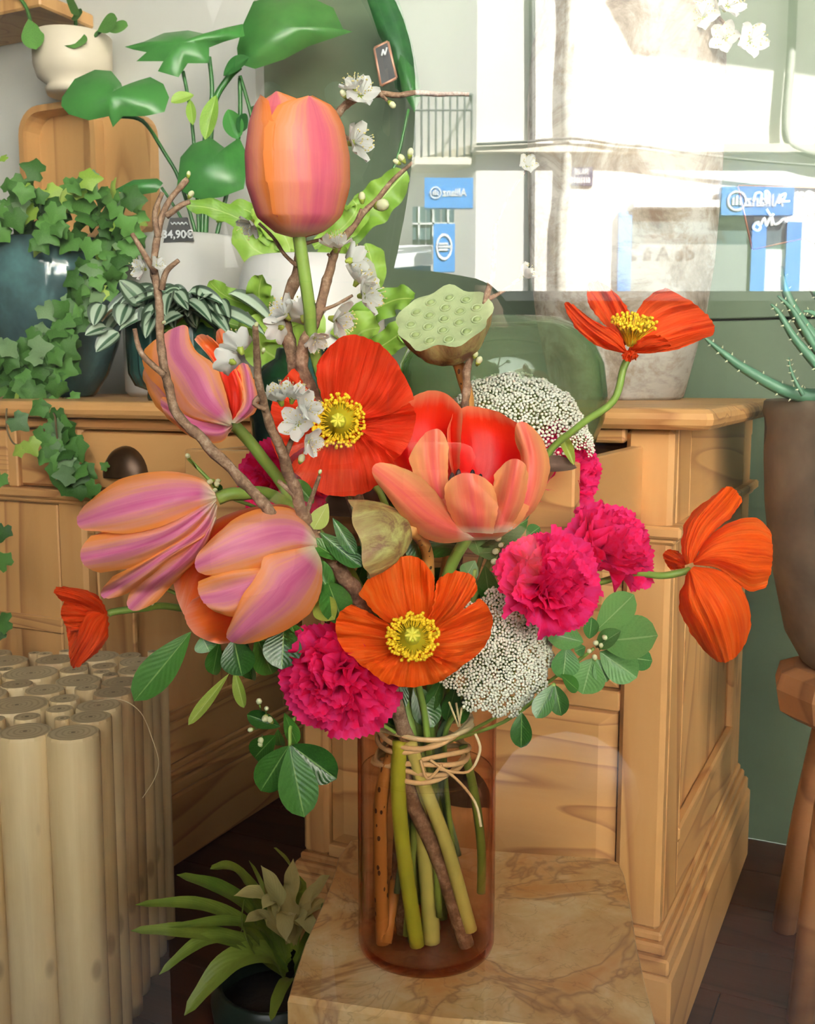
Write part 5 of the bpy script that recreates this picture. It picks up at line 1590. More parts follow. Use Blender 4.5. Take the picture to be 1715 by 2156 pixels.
for (x, y_, ax, sz, k) in ((706, 520, (0, -.4, .9), 36, 0), (738, 548, (.6, .5, .2), 38, 1), (752, 592, (.5, -.2, .75), 38, 0), (766, 622, (.85, -.45, .1), 44, 1), (706, 672, (.9, -.3, -.2), 46, 0), (662, 712, (.4, -.5, -.6), 30, 1)):
    blossom(br4, P(x, y_, .872), ax, S(sz, .88), k)
for (x, y_, ax, sz) in ((795, 434, (.5, -.7, 0), 34), (762, 424, (0, -.4, .8), 20), (850, 340, (-.5, -.4, .6), 18), (862, 330, (.2, -.4, .9), 18), (840, 344, (-.7, -.4, .3), 15)):
    bud(br4, P(x, y_, .88), ax, S(sz, .88))
br5 = branch('thin dark plum twig in front of the lotus pod', [(978, 850), (984, 770), (1003, 700), (1022, 635), (1036, 580), (1042, 520), (1046, 470)], .905, S(9, .9), S(4.5, .85),
             [[(1024, 632, .905), (1060, 612, .905), (1100, 582, .905)]],
             [vbot(925, 1850, 0.03), vbot(910, 1560, 0.03), P(965, 1180, .94), P(975, 960, .93)])
blossom(br5, P(1100, 580, .90), (.7, -.3, .6), S(30, .85), 0, 0.6)
blossom(br5, P(1108, 350, .91), (.2, -.8, .3), S(26, .86), 1, 0.4)
MB().tube(spline([P(1046, 470, .905), P(1075, 405, .905), P(1108, 358, .91)], 4), S(2.5, .85), 6).build('twig', M_bark, br5)
for (x, y_, sz) in ((1005, 766, 20), (998, 752, 16)):
    bud(br5, P(x, y_, .898), (.3, -.5, .7), S(sz, .85))

# ------------------------------------------------------------------ glossy foliage sprigs
M_leaf = leafmat('choisya_leaf', '#244f1a', '#43762c', '#86a860', 0.28, 0.18, spec=0.5)
M_leafd = M_leaf
M_leafl = leafmat('light_green_leaf', '#7d9a3a', '#a8b850', '#c3cf80', 0.4, 0.3)
M_leafg = leafmat('blue_green_leaf', '#3a6e34', '#6b9a55', '#9abb80', 0.34, 0.2, spec=0.35)
def unitleaf(aspect, wmax=0.55, fold=0.25, droop=0.12, mat=None, nu=6, nv=12, wav=0.0, seed=0):
    def fn(a, b):
        s = 2 * a - 1; t_ = b
        w_ = aspect / 2 * (math.sin(PI * t_ ** (math.log(0.5) / math.log(wmax))) ** 0.6 if 0 < t_ < 1 else 0.0) + 0.004
        return V((s * w_, t_, fold * abs(s) * w_ - droop * t_ * t_ + wav * math.sin(t_ * 22 + seed) * abs(s) * w_ ))
    return MB().grid(fn, nu, nv)
UL = unitleaf(0.42)
LM = {}
def leafmesh(mat, kind='a'):
    key = (mat.name, kind)
    if key not in LM:
        src = {'a': lambda: unitleaf(1.0, .58, .22, .10), 'b': lambda: unitleaf(1.0, .62, .1, -.08), 'n': lambda: unitleaf(1.0, .45, .3, .14)}[kind]()
        LM[key] = src.mesh('leaf', mat)
    return LM[key]
def leaf_pt(parent, a, b, width, mat, nh=(0, -1, 0.5), kind='a', name='leaf'):
    d = V(b) - V(a)
    M_ = yframe(a, d, nh)
    return link(name, leafmesh(mat, kind), parent, scl(M_, width, d.length, d.length))
def sprig(label, leaves, y, stempts, mat=M_leaf, buds=(), nh=(0, -1, .45)):
    o = thing('foliage_sprig', stempts[-1], label, 'foliage')
    MB().tube(spline(stempts, 5), 0.0016, 6).build('stem', M_stem, o)
    for L in leaves:
        (x0, y0, x1, y1, wd) = L[:5]
        dy = L[5] if len(L) > 5 else 0.0
        mt = L[6] if len(L) > 6 else mat
        a, b = P(x0, y0, y), P(x1, y1, y + dy - 0.005)
        h = V(nh) + V((rnd(-.25, .25), rnd(-.1, .1), rnd(-.2, .2)))
        leaf_pt(o, a, b, S(wd * 1.12, y), mt, h, 'a' if rnd(0, 1) < .6 else 'b')
    for (x, y_, sz) in buds:
        bud(o, P(x, y_, y - .012), (rnd(-.5, .5), -.6, rnd(-.2, .8)), S(sz, y))
        MB().tube([P(x, y_, y - .012), P((x * 2 + buds[0][0]) / 3, (y_ * 2 + buds[0][1]) / 3 + 8, y)], 0.0007, 5).build('bud_stalk', M_stem, o)
    return o
sprig('glossy round-leaved green sprig with buds at the pine drawer', [(1252, 1330, 1336, 1252, 62), (1256, 1350, 1388, 1342, 88, -.02), (1262, 1372, 1342, 1428, 66), (1298, 1380, 1368, 1392, 46, .02), (1246, 1386, 1226, 1462, 70), (1256, 1388, 1278, 1436, 40), (1228, 1352, 1152, 1332, 50), (1192, 1362, 1186, 1430, 56), (1240, 1345, 1246, 1302, 30), (1256, 1362, 1300, 1330, 36, -.02), (1232, 1362, 1208, 1372, 28)],
      .83, [vbot(930, 1570, 0.0), P(1060, 1500, .86), P(1190, 1410, .84), P(1250, 1365, .83)], M_leafg, [(1255, 1355, 17), (1270, 1340, 15), (1252, 1388, 16), (1240, 1370, 14), (1265, 1362, 13)])
sprig('pair of small green leaves under the lace flower', [(1166, 1440, 1128, 1512, 40), (1168, 1442, 1182, 1508, 38), (1180, 1420, 1212, 1452, 30, .02), (1098, 1500, 1096, 1576, 42)], .80, [vbot(930, 1565, -0.02), P(1060, 1520, .83), P(1167, 1440, .80)], M_leaf)
sprig('trifoliate glossy leaves dangling beside the amber vase', [(608, 1570, 546, 1668, 66), (609, 1570, 640, 1722, 76, -.02), (612, 1568, 708, 1642, 70), (590, 1530, 518, 1504, 34, .01), (580, 1548, 530, 1600, 52, .02), (598, 1500, 622, 1562, 30, .02), (585, 1535, 590, 1575, 24, .02)],
      .77, [vbot(860, 1560, -0.02), P(770, 1510, .82), P(660, 1490, .80), P(615, 1520, .78), P(610, 1570, .77)], M_leaf, [(560, 1508, 20), (545, 1480, 18), (572, 1520, 18), (548, 1556, 18), (532, 1535, 14), (560, 1492, 14), (550, 1570, 14)])
sprig('long dark green leaf hanging below the drooping tulip', [(402, 1330, 283, 1480, 66, -.03), (425, 1340, 440, 1372, 46), (492, 1345, 508, 1424, 66), (462, 1350, 444, 1426, 34, .02), (482, 1418, 400, 1526, 24, .0, M_leafl), (494, 1412, 512, 1492, 24, .0, M_leafl), (520, 1350, 525, 1440, 40, .03, M_leafd), (540, 1340, 575, 1425, 56, .02, M_leafd), (598, 1318, 592, 1408, 74, -.01), (610, 1310, 650, 1400, 60, .02, M_leafd)],
      .79, [vbot(855, 1555, -0.01), P(700, 1420, .85), P(560, 1390, .84), P(440, 1368, .80)], M_leaf)
sprig('dark leaves filling between lotus pod and branch', [(700, 1250, 650, 1180, 50), (690, 1225, 722, 1312, 62, -.02), (672, 1120, 760, 1195, 40), (660, 1060, 620, 1010, 30), (700, 1090, 748, 1168, 30), (690, 1060, 660, 1115, 36, .0, M_leafl), (740, 1300, 700, 1230, 40), (720, 1180, 650, 1140, 34), (668, 1262, 700, 1300, 50, -.02, M_leafl)],
      .79, [vbot(870, 1555, 0.0), P(800, 1400, .84), P(720, 1240, .80)], M_leafd)
sprig('green leaves and bud spike under the coral tulip', [(1005, 1150, 1108, 1092, 62), (1000, 1180, 978, 1218, 38), (1005, 1165, 1050, 1162, 30), (985, 1150, 880, 1140, 60, .02, M_leafd), (1010, 1170, 990, 1110, 40), (1020, 1190, 1030, 1260, 40, .02, M_leafd), (1108, 1130, 1135, 1110, 30), (870, 1110, 890, 1192, 50, .0, M_leafd), (1080, 1220, 1050, 1180, 30)],
      .875, [vbot(910, 1555, 0.02), P(960, 1400, .86), P(1000, 1200, .82)], M_leafg, [(1052, 1132, 18), (1048, 1158, 18), (1044, 1180, 18), (1038, 1200, 16), (1058, 1145, 14)])
sprig('dark leaves at the mouth of the amber vase', [(872, 1440, 912, 1530, 56), (800, 1440, 850, 1530, 50), (770, 1470, 780, 1530, 30, 0, M_leafl), (850, 1420, 830, 1500, 40), (960, 1440, 940, 1520, 36), (930, 1430, 900, 1500, 30), (990, 1470, 960, 1525, 30)],
      .86, [vbot(900, 1570, 0.0), P(880, 1480, .86), P(870, 1430, .86)], M_leafd)
sprig('tiny budded sprig above the drooping lilac tulip', [(450, 1022, 470, 1030, 12)], .83, [vbot(850, 1555, 0.01), P(640, 1150, .86), P(470, 1040, .835), P(440, 1010, .83), P(396, 965, .83)], M_leaf, [(448, 1012, 16), (456, 1024, 16), (440, 1026, 14), (398, 964, 14), (462, 1012, 13), (450, 1032, 13)])
sprig('tiny budded sprig behind the half open peach tulip', [(340, 1240, 320, 1232, 10)], .835, [vbot(850, 1555, 0.0), P(600, 1330, .86), P(420, 1270, .84), P(360, 1245, .835), P(312, 1224, .835)], M_leaf, [(312, 1222, 14), (330, 1262, 12), (345, 1232, 12), (318, 1270, 11)])
fo = []
rs0 = random.Random(5)
for k in range(46):
    x0 = rs0.gauss(850, 110); y0 = rs0.uniform(1100, 1440)
    a = rs0.uniform(0, 6.28); L = rs0.uniform(60, 110)
    fo.append((x0, y0, x0 + math.cos(a) * L, y0 + math.sin(a) * L, rs0.uniform(28, 48), rs0.uniform(-.03, .03)))
sprig('dense foliage in the middle of the bouquet', fo, .93, [vbot(890, 1560, 0.03), P(880, 1400, .91), P(860, 1200, .93)], M_leafd, nh=(0, -1, .2))
# dry bract and wispy seed heads
o = thing('dry_bract', P(1160, 990, .90), 'dark brown dry bract behind the open coral tulip', 'bract')
leaf_pt(o, P(1135, 985, .9), P(1212, 978, .89), S(46, .9), plain('dry_brown', '#5d4638', 0.8, vary=0.3, scale=90), (0, -.7, .7), 'n', 'bract')
leaf_pt(o, P(1180, 915, .9), P(1208, 975, .885), S(24, .9), M_leafl, (0, -1, .2), 'n', 'bract')
stem(o, [P(1140, 988, .9), P(1060, 1150, .91), vbot(915, 1560, 0.02), vbot(930, 1850, 0.02)], 0.0018, M_bark)

# ------------------------------------------------------------------ raffia binding and loose stems in the water
M_raf = plain('raffia', '#ecd6a4', 0.65, vary=0.15, scale=120)
rf = thing('raffia_tie', (VX, VY, 0.52), 'raffia strands binding the stems below the vase rim', 'raffia')
for k, (z, rr) in enumerate(((0.534, .040), (0.530, .041), (0.527, .041), (0.512, .040), (0.508, .041), (0.504, .040), (0.500, .039))):
    pts = []
    for q in range(41):
        a = 2 * PI * q / 40
        w_ = 1 + 0.06 * math.sin(3 * a + k)
        pts.append(V((VX - 0.004 + rr * w_ * math.cos(a), VY + rr * w_ * math.sin(a), z + 0.004 * math.sin(a * 2 + k * 1.3) + 0.004 * math.cos(a))))
    MB().tube(pts, 0.0022, 6).build('strand', M_raf, rf)
for pts in ([(905, 1600), (960, 1640), (1000, 1690), (1012, 1740)], [(930, 1610), (900, 1640), (885, 1600)], [(925, 1620), (985, 1625), (1010, 1580), (1000, 1545)]):
    MB().tube(spline([P(x, y_, VY - .045) for x, y_ in pts], 5), 0.0013, 5).build('strand', M_raf, rf)
for a, b in (((965, 1530), (945, 1478)), ((965, 1530), (972, 1490)), ((968, 1530), (960, 1480))):
    MB().tube([P(*a, VY - .05), P(*b, VY - .055)], 0.0009, 5).build('strand', M_raf, rf)
def cut(label, pts, r, mat, dy):
    o = thing('cut_stem', vbot(*pts[-1], dy), label, 'stem')
    MB().tube(spline([vbot(x, y_, dy) for x, y_ in pts], 6), r, 10).build('stalk', mat, o)
cut('speckled brown lotus stalk standing in the amber vase', [(838, 1560), (805, 1660), (800, 1780), (806, 1985)], 0.0062, M_lstem, -0.025)
cut('bright yellow green stalk standing in the amber vase', [(842, 1560), (838, 1660), (850, 1800), (878, 1990)], 0.0066, M_stembright, -0.035)
cut('pale green stalk slanting across the amber vase', [(862, 1560), (895, 1660), (940, 1780), (1008, 1965)], 0.0058, M_stempale, -0.036)
cut('short pale stalk end in the middle of the amber vase', [(880, 1600), (895, 1780), (903, 1880), (908, 2015)], 0.0078, M_stempale, -0.020)
cut('rough brown branch end in the amber vase', [(838, 1590), (868, 1690), (915, 1790), (950, 1890), (982, 1990)], 0.0068, M_bark, -0.028)
cut('olive green stalk along the side of the amber vase', [(975, 1570), (1000, 1680), (1018, 1790), (1028, 1880)], 0.004, M_stem, -0.005)
cut('blackened stalk end low in the amber vase', [(845, 1700), (838, 1850), (848, 1970)], 0.0058, M_bark, -0.005)
# ------------------------------------------------------------------ plants standing round the desk
M_fern = leafmat('wavy_fern_leaf', '#6f9a34', '#9fbf55', '#b9cf78', 0.4, 0.32)
M_ivy = leafmat('ivy_leaf', '#274a1a', '#54803c', None, 0.5, 0.18, vein=False, spec=0.2)
M_ivyl = leafmat('young_ivy_leaf', '#7fa03a', '#a9c25a', None, 0.45, 0.3, vein=False)
M_ivyg = leafmat('grey_ivy_leaf', '#48663f', '#6f8b62', None, 0.5, 0.15, vein=False, spec=0.2)
M_monst = leafmat('monstera_leaf', '#1f4a26', '#3c7336', None, 0.3, 0.15, vein=False)
M_monstd = M_monst
M_aloe = plain('aloe_skin', '#4f7a5e', 0.45, vary=0.15, scale=30)
M_aloet = plain('aloe_tooth', '#d5d8b0', 0.5)
M_brom = leafmat('bromeliad_leaf', '#5d7a2c', '#9cb048', None, 0.35, 0.25)
M_bromy = leafmat('bromeliad_bract', '#c9b070', '#d8cf8a', None, 0.4, 0.3)
M_vine = plain('vine_brown', '#6d5a3c', 0.7)

def strap(parent, path, width, mat, up, wave=0.0, freq=9, seed=0.0, name='leaf', cup=0.25, prof=None, nv=26):
    c = spline(path, 8)
    m_ = len(c) - 1
    prof = prof or [(0, .25), (.2, .7), (.5, 1), (.8, .8), (.93, .45), (1, .02)]
    up = V(up)
    def fn(a, b):
        s = 2 * a - 1
        i = min(int(b * m_), m_ - 1)
        f = b * m_ - i
        p = c[i].lerp(c[i + 1], f)
        tg_ = (c[min(i + 2, m_)] - c[max(i - 1, 0)]).normalized()
        sd = tg_.cross(up)
        sd = sd.normalized() if sd.length > 1e-5 else V((1, 0, 0))
        nr = sd.cross(tg_)
        h = width / 2 * smooths(prof, b)
        return p + sd * s * h + nr * (cup * abs(s) * h + wave * width * math.sin(b * freq * 6.28 + (1.3 if s > 0 else 0) + seed) * abs(s) ** 1.5 * min(1, h * 4 / width))
    return MB().grid(fn, 6, nv).build(name, mat, parent)

# wavy fern in the white pot
fern = thing('crispy_fern', V((b4.x, b4.y, ZT + h4 - .02)), 'bright green wavy-leaved fern growing in a white pot', 'fern')
fy = b4.y
for i, (pts, wd) in enumerate((
    ([(600, 640), (520, 640), (470, 620), (440, 592)], 46), ([(610, 690), (560, 660), (545, 620), (552, 578)], 62), ([(660, 700), (680, 620), (698, 560), (706, 500)], 84),
    ([(690, 650), (760, 600), (782, 560), (770, 512)], 70), ([(700, 700), (770, 660), (830, 632), (872, 628)], 66), ([(640, 560), (580, 545), (530, 520), (500, 470)], 74),
    ([(690, 540), (760, 460), (810, 410), (856, 360)], 80), ([(640, 730), (480, 680), (410, 660), (345, 698)], 46), ([(640, 800), (590, 760), (550, 730), (545, 690)], 92),
    ([(690, 790), (730, 740), (760, 700), (800, 690)], 100), ([(620, 800), (580, 800), (555, 830), (560, 880)], 70), ([(730, 760), (800, 730), (850, 700), (868, 720)], 60),
    ([(600, 530), (520, 470), (450, 440), (390, 432)], 44), ([(590, 500), (540, 455), (500, 440), (455, 468)], 40), ([(620, 560), (600, 500), (560, 460), (530, 440)], 60),
    ([(660, 520), (720, 480), (750, 440), (742, 420)], 66), ([(640, 690), (600, 700), (540, 690), (500, 700)], 60), ([(660, 760), (640, 720), (650, 680), (640, 650)], 84))):
    dz = (-0.17 if i in (0, 1, 4, 7, 8, 9, 10, 11, 16, 17) else -0.02) + rnd(-.02, .02)
    path = [P(x, y_, fy + dz * (0.6 + 0.4 * k / 3)) for k, (x, y_) in enumerate(pts)]
    strap(fern, path, S(wd, fy + dz), M_fern, (0.1, -1, 0.25), 0.16, 4, i * 1.7, cup=0.1)

# ivy
def ivyleaf():
    pts = []
    for a, r in ((-90, .2), (-62, .55), (-35, .72), (-10, .64), (8, .78), (20, .9), (35, .74), (60, .72), (80, .98), (90, 1.12), (100, .98), (120, .72), (145, .74), (160, .9), (172, .78), (190, .64), (215, .72), (242, .55)):
        pts.append((math.cos(math.radians(a)) * r, math.sin(math.radians(a)) * r + .2))
    vs = [V((0, .2, 0.06))] + [V((x * .55, (y - .2) * .55 + .2, .05)) for x, y in pts] + [V((x, y, -.10 * (x * x + y * y))) for x, y in pts]
    n = len(pts)
    fs = []
    for k in range(n):
        j = (k + 1) % n
        fs += [(0, 1 + k, 1 + j), (1 + k, 1 + n + k, 1 + n + j, 1 + j)]
    return MB().add(vs, fs, [(0.5 + p.x * .3, 0.5 + p.y * .3) for p in vs])
IV = {m_.name: ivyleaf().mesh('leaf', m_) for m_ in (M_ivy, M_ivyl, M_ivyg)}
ivy = thing('ivy_plant', V((b1.x, b1.y, ZT + .25)), 'trailing green ivy spilling down from the glazed pot', 'ivy')
ri = random.Random(3)
def ivl(px, py, y, sz, mat=None):
    mat = mat or (M_ivyl if ri.random() < .05 else M_ivyg if ri.random() < .15 else M_ivy)
    p = P(px, py, y)
    n_ = V((ri.uniform(-.6, .6), -1, ri.uniform(-.1, .8)))
    d = V((ri.uniform(-.8, .8), ri.uniform(-.2, .1), ri.uniform(-1, .25)))
    link('leaf', IV[mat.name], ivy, scl(yframe(p, d, n_), S(sz, y) * .78))
for k in range(115):
    x = ri.uniform(-10, 290); t_ = ri.uniform(0, 1)
    top = 355 + abs(x - 110) * .18
    ivl(x, top + t_ * (520 - top) + (20 if x > 200 else 0), b1.y - .14 + ri.uniform(-.05, .08) + .07 * t_ * 0, ri.uniform(26, 46))
for k in range(70):
    t_ = ri.random()
    ivl(235 - 150 * t_ + ri.gauss(0, 32), 540 + 215 * t_ + ri.uniform(-15, 15), b1.y - .155 - ri.uniform(0, .03), ri.uniform(26, 44))
for k in range(62):
    ivl(ri.uniform(-5, 150), ri.uniform(715, 868), b1.y - .17 - ri.uniform(0, .05), ri.uniform(28, 50))
for k in range(34):
    t_ = ri.random()
    q = spline([V((110, 860, 0)), V((125, 940, 0)), V((170, 1030, 0))], 10)[int(t_ * 20)]
    ivl(q.x + ri.gauss(0, 20), q.y + ri.uniform(-8, 8), 1.515, ri.uniform(28, 46))
for x, y_, s_ in ((60, 930, 36), (30, 880, 40), (45, 945, 26), (200, 1020, 34), (225, 985, 18), (150, 1000, 40), (14, 1190, 38), (8, 1110, 34), (18, 1308, 40), (2, 1000, 34), (8, 1330, 30), (175, 378, 40), (235, 405, 34), (12, 330, 20), (255, 480, 40)):
    ivl(x, y_, 1.50 if y_ > 860 else b1.y - .2, s_, M_ivyl if (x, y_) in ((175, 378), (235, 405), (45, 945), (12, 330)) else None)
for pth in ([(230, 540), (160, 650), (95, 760), (80, 860)], [(250, 520), (190, 620), (120, 780), (115, 870)]):
    MB().tube(spline([P(x, y_, b1.y - .15) for x, y_ in pth], 6), .0015, 5).build('vine', M_vine, ivy)
MB().tube(spline([P(80, 860, b1.y - .15), P(112, 868, 1.52), P(125, 940, 1.52), P(172, 1035, 1.52)], 6), .0015, 5).build('vine', M_vine, ivy)
MB().tube(spline([P(14, 860, 1.52), P(14, 900, 1.51), P(30, 935, 1.51), P(60, 930, 1.51)], 6), .0013, 5).build('vine', M_vine, ivy)

# striped trailing plant in the fluted pot
t = NT('silver_striped_leaf')
sp = t.n('SeparateXYZ', None, i0=t.n('TexCoord').outputs['UV'])
d = t.math('MULTIPLY', t.math('ABSOLUTE', t.math('SUBTRACT', sp.outputs[0], 0.5)), 2.0)
col = t.ramp(d, [(0.0, '#3c5a40'), (0.14, '#3c5a40'), (0.24, '#aebfa6'), (0.62, '#a3b69c'), (0.74, '#3a4f3a'), (1.0, '#31402f')])
M_trad = thin(t, col, 0.12, 0.35)
trad = thing('striped_trailing_plant', V((b2.x, b2.y, ZT + .12)), 'trailing plant with silver striped leaves in the fluted pot', 'plant')
rt_ = random.Random(9)
TL = unitleaf(1.0, .40, .35, .18).mesh('leaf', M_trad)
for k in range(64):
    t_ = k / 63
    x0 = 372 + rt_.gauss(0, 42); y0 = 640 + rt_.uniform(-30, 25)
    a = rt_.uniform(0, 2 * PI)
    x1 = x0 + math.cos(a) * 60 + (x0 - 372) * .7
    y1 = y0 + abs(math.sin(a)) * 45 - 12 + abs(x0 - 372) * .3
    yy = b2.y - .05 - rt_.uniform(0, .07)
    aa, bb = P(x0, y0, yy), P(x1, y1, yy - rt_.uniform(0, .04))
    dd = bb - aa
    link('leaf', TL, trad, scl(yframe(aa, dd, (rt_.uniform(-.4, .4), -.7, .8)), S(36, yy), max(dd.length, .03), max(dd.length, .03)))
for (x0, y0, x1, y1, w_) in ((270, 640, 250, 680, 44), (215, 640, 195, 680, 40), (300, 640, 255, 590, 44), (250, 700, 200, 735, 40), (225, 690, 180, 700, 36), (440, 630, 468, 680, 34), (455, 640, 470, 700, 30), (330, 650, 300, 690, 50)):
    aa, bb = P(x0, y0, b2.y - .1), P(x1, y1, b2.y - .12)
    link('leaf', TL, trad, scl(yframe(aa, bb - aa, (0, -1, .5)), S(w_, b2.y), (bb - aa).length, (bb - aa).length))
for q in ([(372, 680), (300, 650), (240, 650), (205, 690)], [(372, 680), (430, 620), (465, 650)]):
    MB().tube(spline([P(x, y_, b2.y - .09) for x, y_ in q], 5), .0018, 5).build('stalk', M_vine, trad)

# monstera behind
def outline_leaf(parent, pts, y, mat, bulge=0.02, tilt=0.0, name='leaf'):
    w_ = [P(x, yy, y) for x, yy in pts]
    c = sum(w_, V()) / len(w_)
    n = len(w_)
    def off(p, k):
        q = c + (p - c) * k
        r2 = ((p - c).length * k) ** 2
        return V((q.x, q.y - bulge * (1 - k * k) + tilt * (q.z - c.z), q.z))
    vs = [off(c, 0)]
    for k in (.4, .75, 1.0): vs += [off(p, k) for p in w_]
    fs = []
    for i in range(n):
        j = (i + 1) % n
        fs.append((0, 1 + i, 1 + j))
        for r in (0, 1): fs.append((1 + r * n + i, 1 + (r + 1) * n + i, 1 + (r + 1) * n + j, 1 + r * n + j))
    return MB().add(vs, fs, [(0.5, 0.5)] * len(vs)).build(name, mat, parent)
mon = thing('monstera', V((b3.x, b3.y, ZT + h3 - .02)), 'dark green monstera with big lobed leaves in the white pot', 'monstera')
my = b3.y
outline_leaf(mon, [(130, 205), (150, 160), (190, 137), (225, 140), (250, 170), (262, 198), (285, 165), (310, 155), (340, 172), (356, 205), (350, 240), (310, 250), (265, 250), (247, 276), (235, 250), (195, 260), (150, 245), (132, 225)], my - .12, M_monst, .03, .5)
outline_leaf(mon, [(262, 98), (300, 85), (340, 62), (390, 55), (430, 65), (470, 50), (505, 38), (512, 70), (470, 85), (440, 100), (444, 140), (400, 140), (385, 175), (340, 160), (350, 135), (292, 135), (310, 112), (280, 105)], my - .04, M_monst, .03, .6)
outline_leaf(mon, [(500, 105), (510, 50), (530, -5), (620, -30), (700, 10), (722, 60), (742, 66), (690, 85), (650, 100), (600, 130), (540, 152), (505, 140)], my + .04, M_monstd, .04, .3)
outline_leaf(mon, [(378, 330), (400, 300), (440, 285), (470, 308), (500, 285), (522, 330), (515, 400), (470, 418), (430, 425), (400, 415), (375, 395)], my - .08, M_monstd, .03, .3)
outline_leaf(mon, [(238, 402), (280, 378), (330, 375), (343, 385), (330, 405), (290, 412)], my - .16, M_monst, .01, .2)
outline_leaf(mon, [(525, 225), (560, 208), (610, 212), (645, 240), (610, 275), (545, 270)], my, M_monstd, .02, .3)
outline_leaf(mon, [(768, -20), (838, -10), (868, 90), (885, 190), (862, 215), (832, 190), (822, 120), (796, 70)], my + .02, M_monstd, .02, .2)
outline_leaf(mon, [(842, 110), (870, 140), (885, 210), (872, 240), (845, 190), (836, 140)], my - .02, M_monst, .015, .2)
for L in ((408, 200, 360, 212, 26), (400, 210, 405, 260, 20), (455, 200, 430, 290, 34), (480, 230, 500, 290, 40), (470, 160, 520, 118, 30), (520, 270, 500, 250, 40)):
    leaf_pt(mon, P(L[0], L[1], my - .05), P(L[2], L[3], my - .07), S(L[4], my), M_fern if L[0] < 460 else M_monst, (0, -1, .3))
for q, r_ in (([(247, 245), (300, 255), (345, 320), (380, 385), (420, 520)], 5), ([(440, 120), (446, 200), (430, 300), (425, 520)], 6), ([(505, 140), (480, 165), (450, 220), (440, 330), (430, 520)], 8), ([(505, 160), (520, 210), (530, 250)], 5), ([(385, 150), (400, 230), (410, 330), (420, 520)], 5), ([(340, 395), (370, 440), (415, 520)], 4), ([(505, 165), (500, 300), (450, 520)], 6), ([(860, 230), (800, 400), (600, 470), (450, 520)], 4)):
    MB().tube(spline([P(x, y_, my - .03) for x, y_ in q], 6), S(r_, my) * .8, 6).build('petiole', M_monst, mon)

# round-leaved plant in the cream pot
pil = thing('round_leaf_plant', V((pb.x, pb.y, pb.z + hp - .03)), 'small round-leaved plant in the cream footed pot', 'plant')
for L in ((60, 40, 78, 108, 44), (158, 60, 158, 105, 50), (150, 28, 158, 0, 52), (205, 65, 250, 42, 42), (222, 62, 272, 58, 30), (150, 40, 176, 28, 26)):
    leaf_pt(pil, P(L[0], L[1], pb.y - .06), P(L[2], L[3], pb.y - .08), S(L[4], pb.y), M_ivy, (0, -1, .4), 'b')
for q in ([(30, -20), (55, 15), (65, 50)], [(165, 100), (160, 60), (158, 20)], [(175, 100), (200, 75), (215, 62)]):
    MB().tube(spline([P(x, y_, pb.y - .05) for x, y_ in q], 5), S(4, pb.y), 6).build('stalk', M_ivy, pil)

# aloe
al = thing('aloe', V((ac.x, ac.y, za(852))), 'spiny grey green aloe spreading over the clay pot', 'aloe')
for pts, w0, yy in (([(1760, 838), (1690, 832), (1640, 818), (1560, 772), (1515, 738), (1484, 712)], 17, ay - .06), ([(1790, 840), (1730, 740), (1680, 670), (1652, 610), (1645, 560)], 19, ay - .05), ([(1780, 840), (1720, 770), (1670, 710), (1640, 660), (1622, 640)], 12, ay - .1), ([(1780, 840), (1740, 770), (1690, 690), (1665, 650), (1636, 622)], 12, ay - .07), ([(1800, 840), (1770, 700), (1720, 620), (1690, 585)], 20, ay), ([(1690, 832), (1672, 800), (1662, 770), (1660, 752)], 5, ay - .08), ([(1830, 840), (1800, 640), (1760, 500)], 20, ay + .02), ([(1780, 835), (1745, 690), (1712, 660), (1690, 655)], 11, ay - .02)):
    c = spline([P(x, y_, yy) for x, y_ in pts], 6)
    n = len(c)
    lf = MB().tube(c, [S(w0, yy) * (1 - 0.85 * (i / (n - 1)) ** 1.4) for i in range(n)], 8).build('leaf', M_aloe, al)
    tm = MB()
    for i in range(3, n - 1, 3):
        for sg in (-1, 1):
            tn = (c[i + 1] - c[i - 1]).normalized()
            sd = tn.cross(V((0, -1, 0))).normalized() * sg
            r_ = S(w0, yy) * (1 - 0.85 * (i / (n - 1)) ** 1.4)
            p = c[i] + sd * r_ * .9 + V((0, -.002, 0))
            tm.tube([p, p + sd * .0032 + tn * .0015], [.0013, .0002], 5)
    tm.build('teeth', M_aloet, lf)

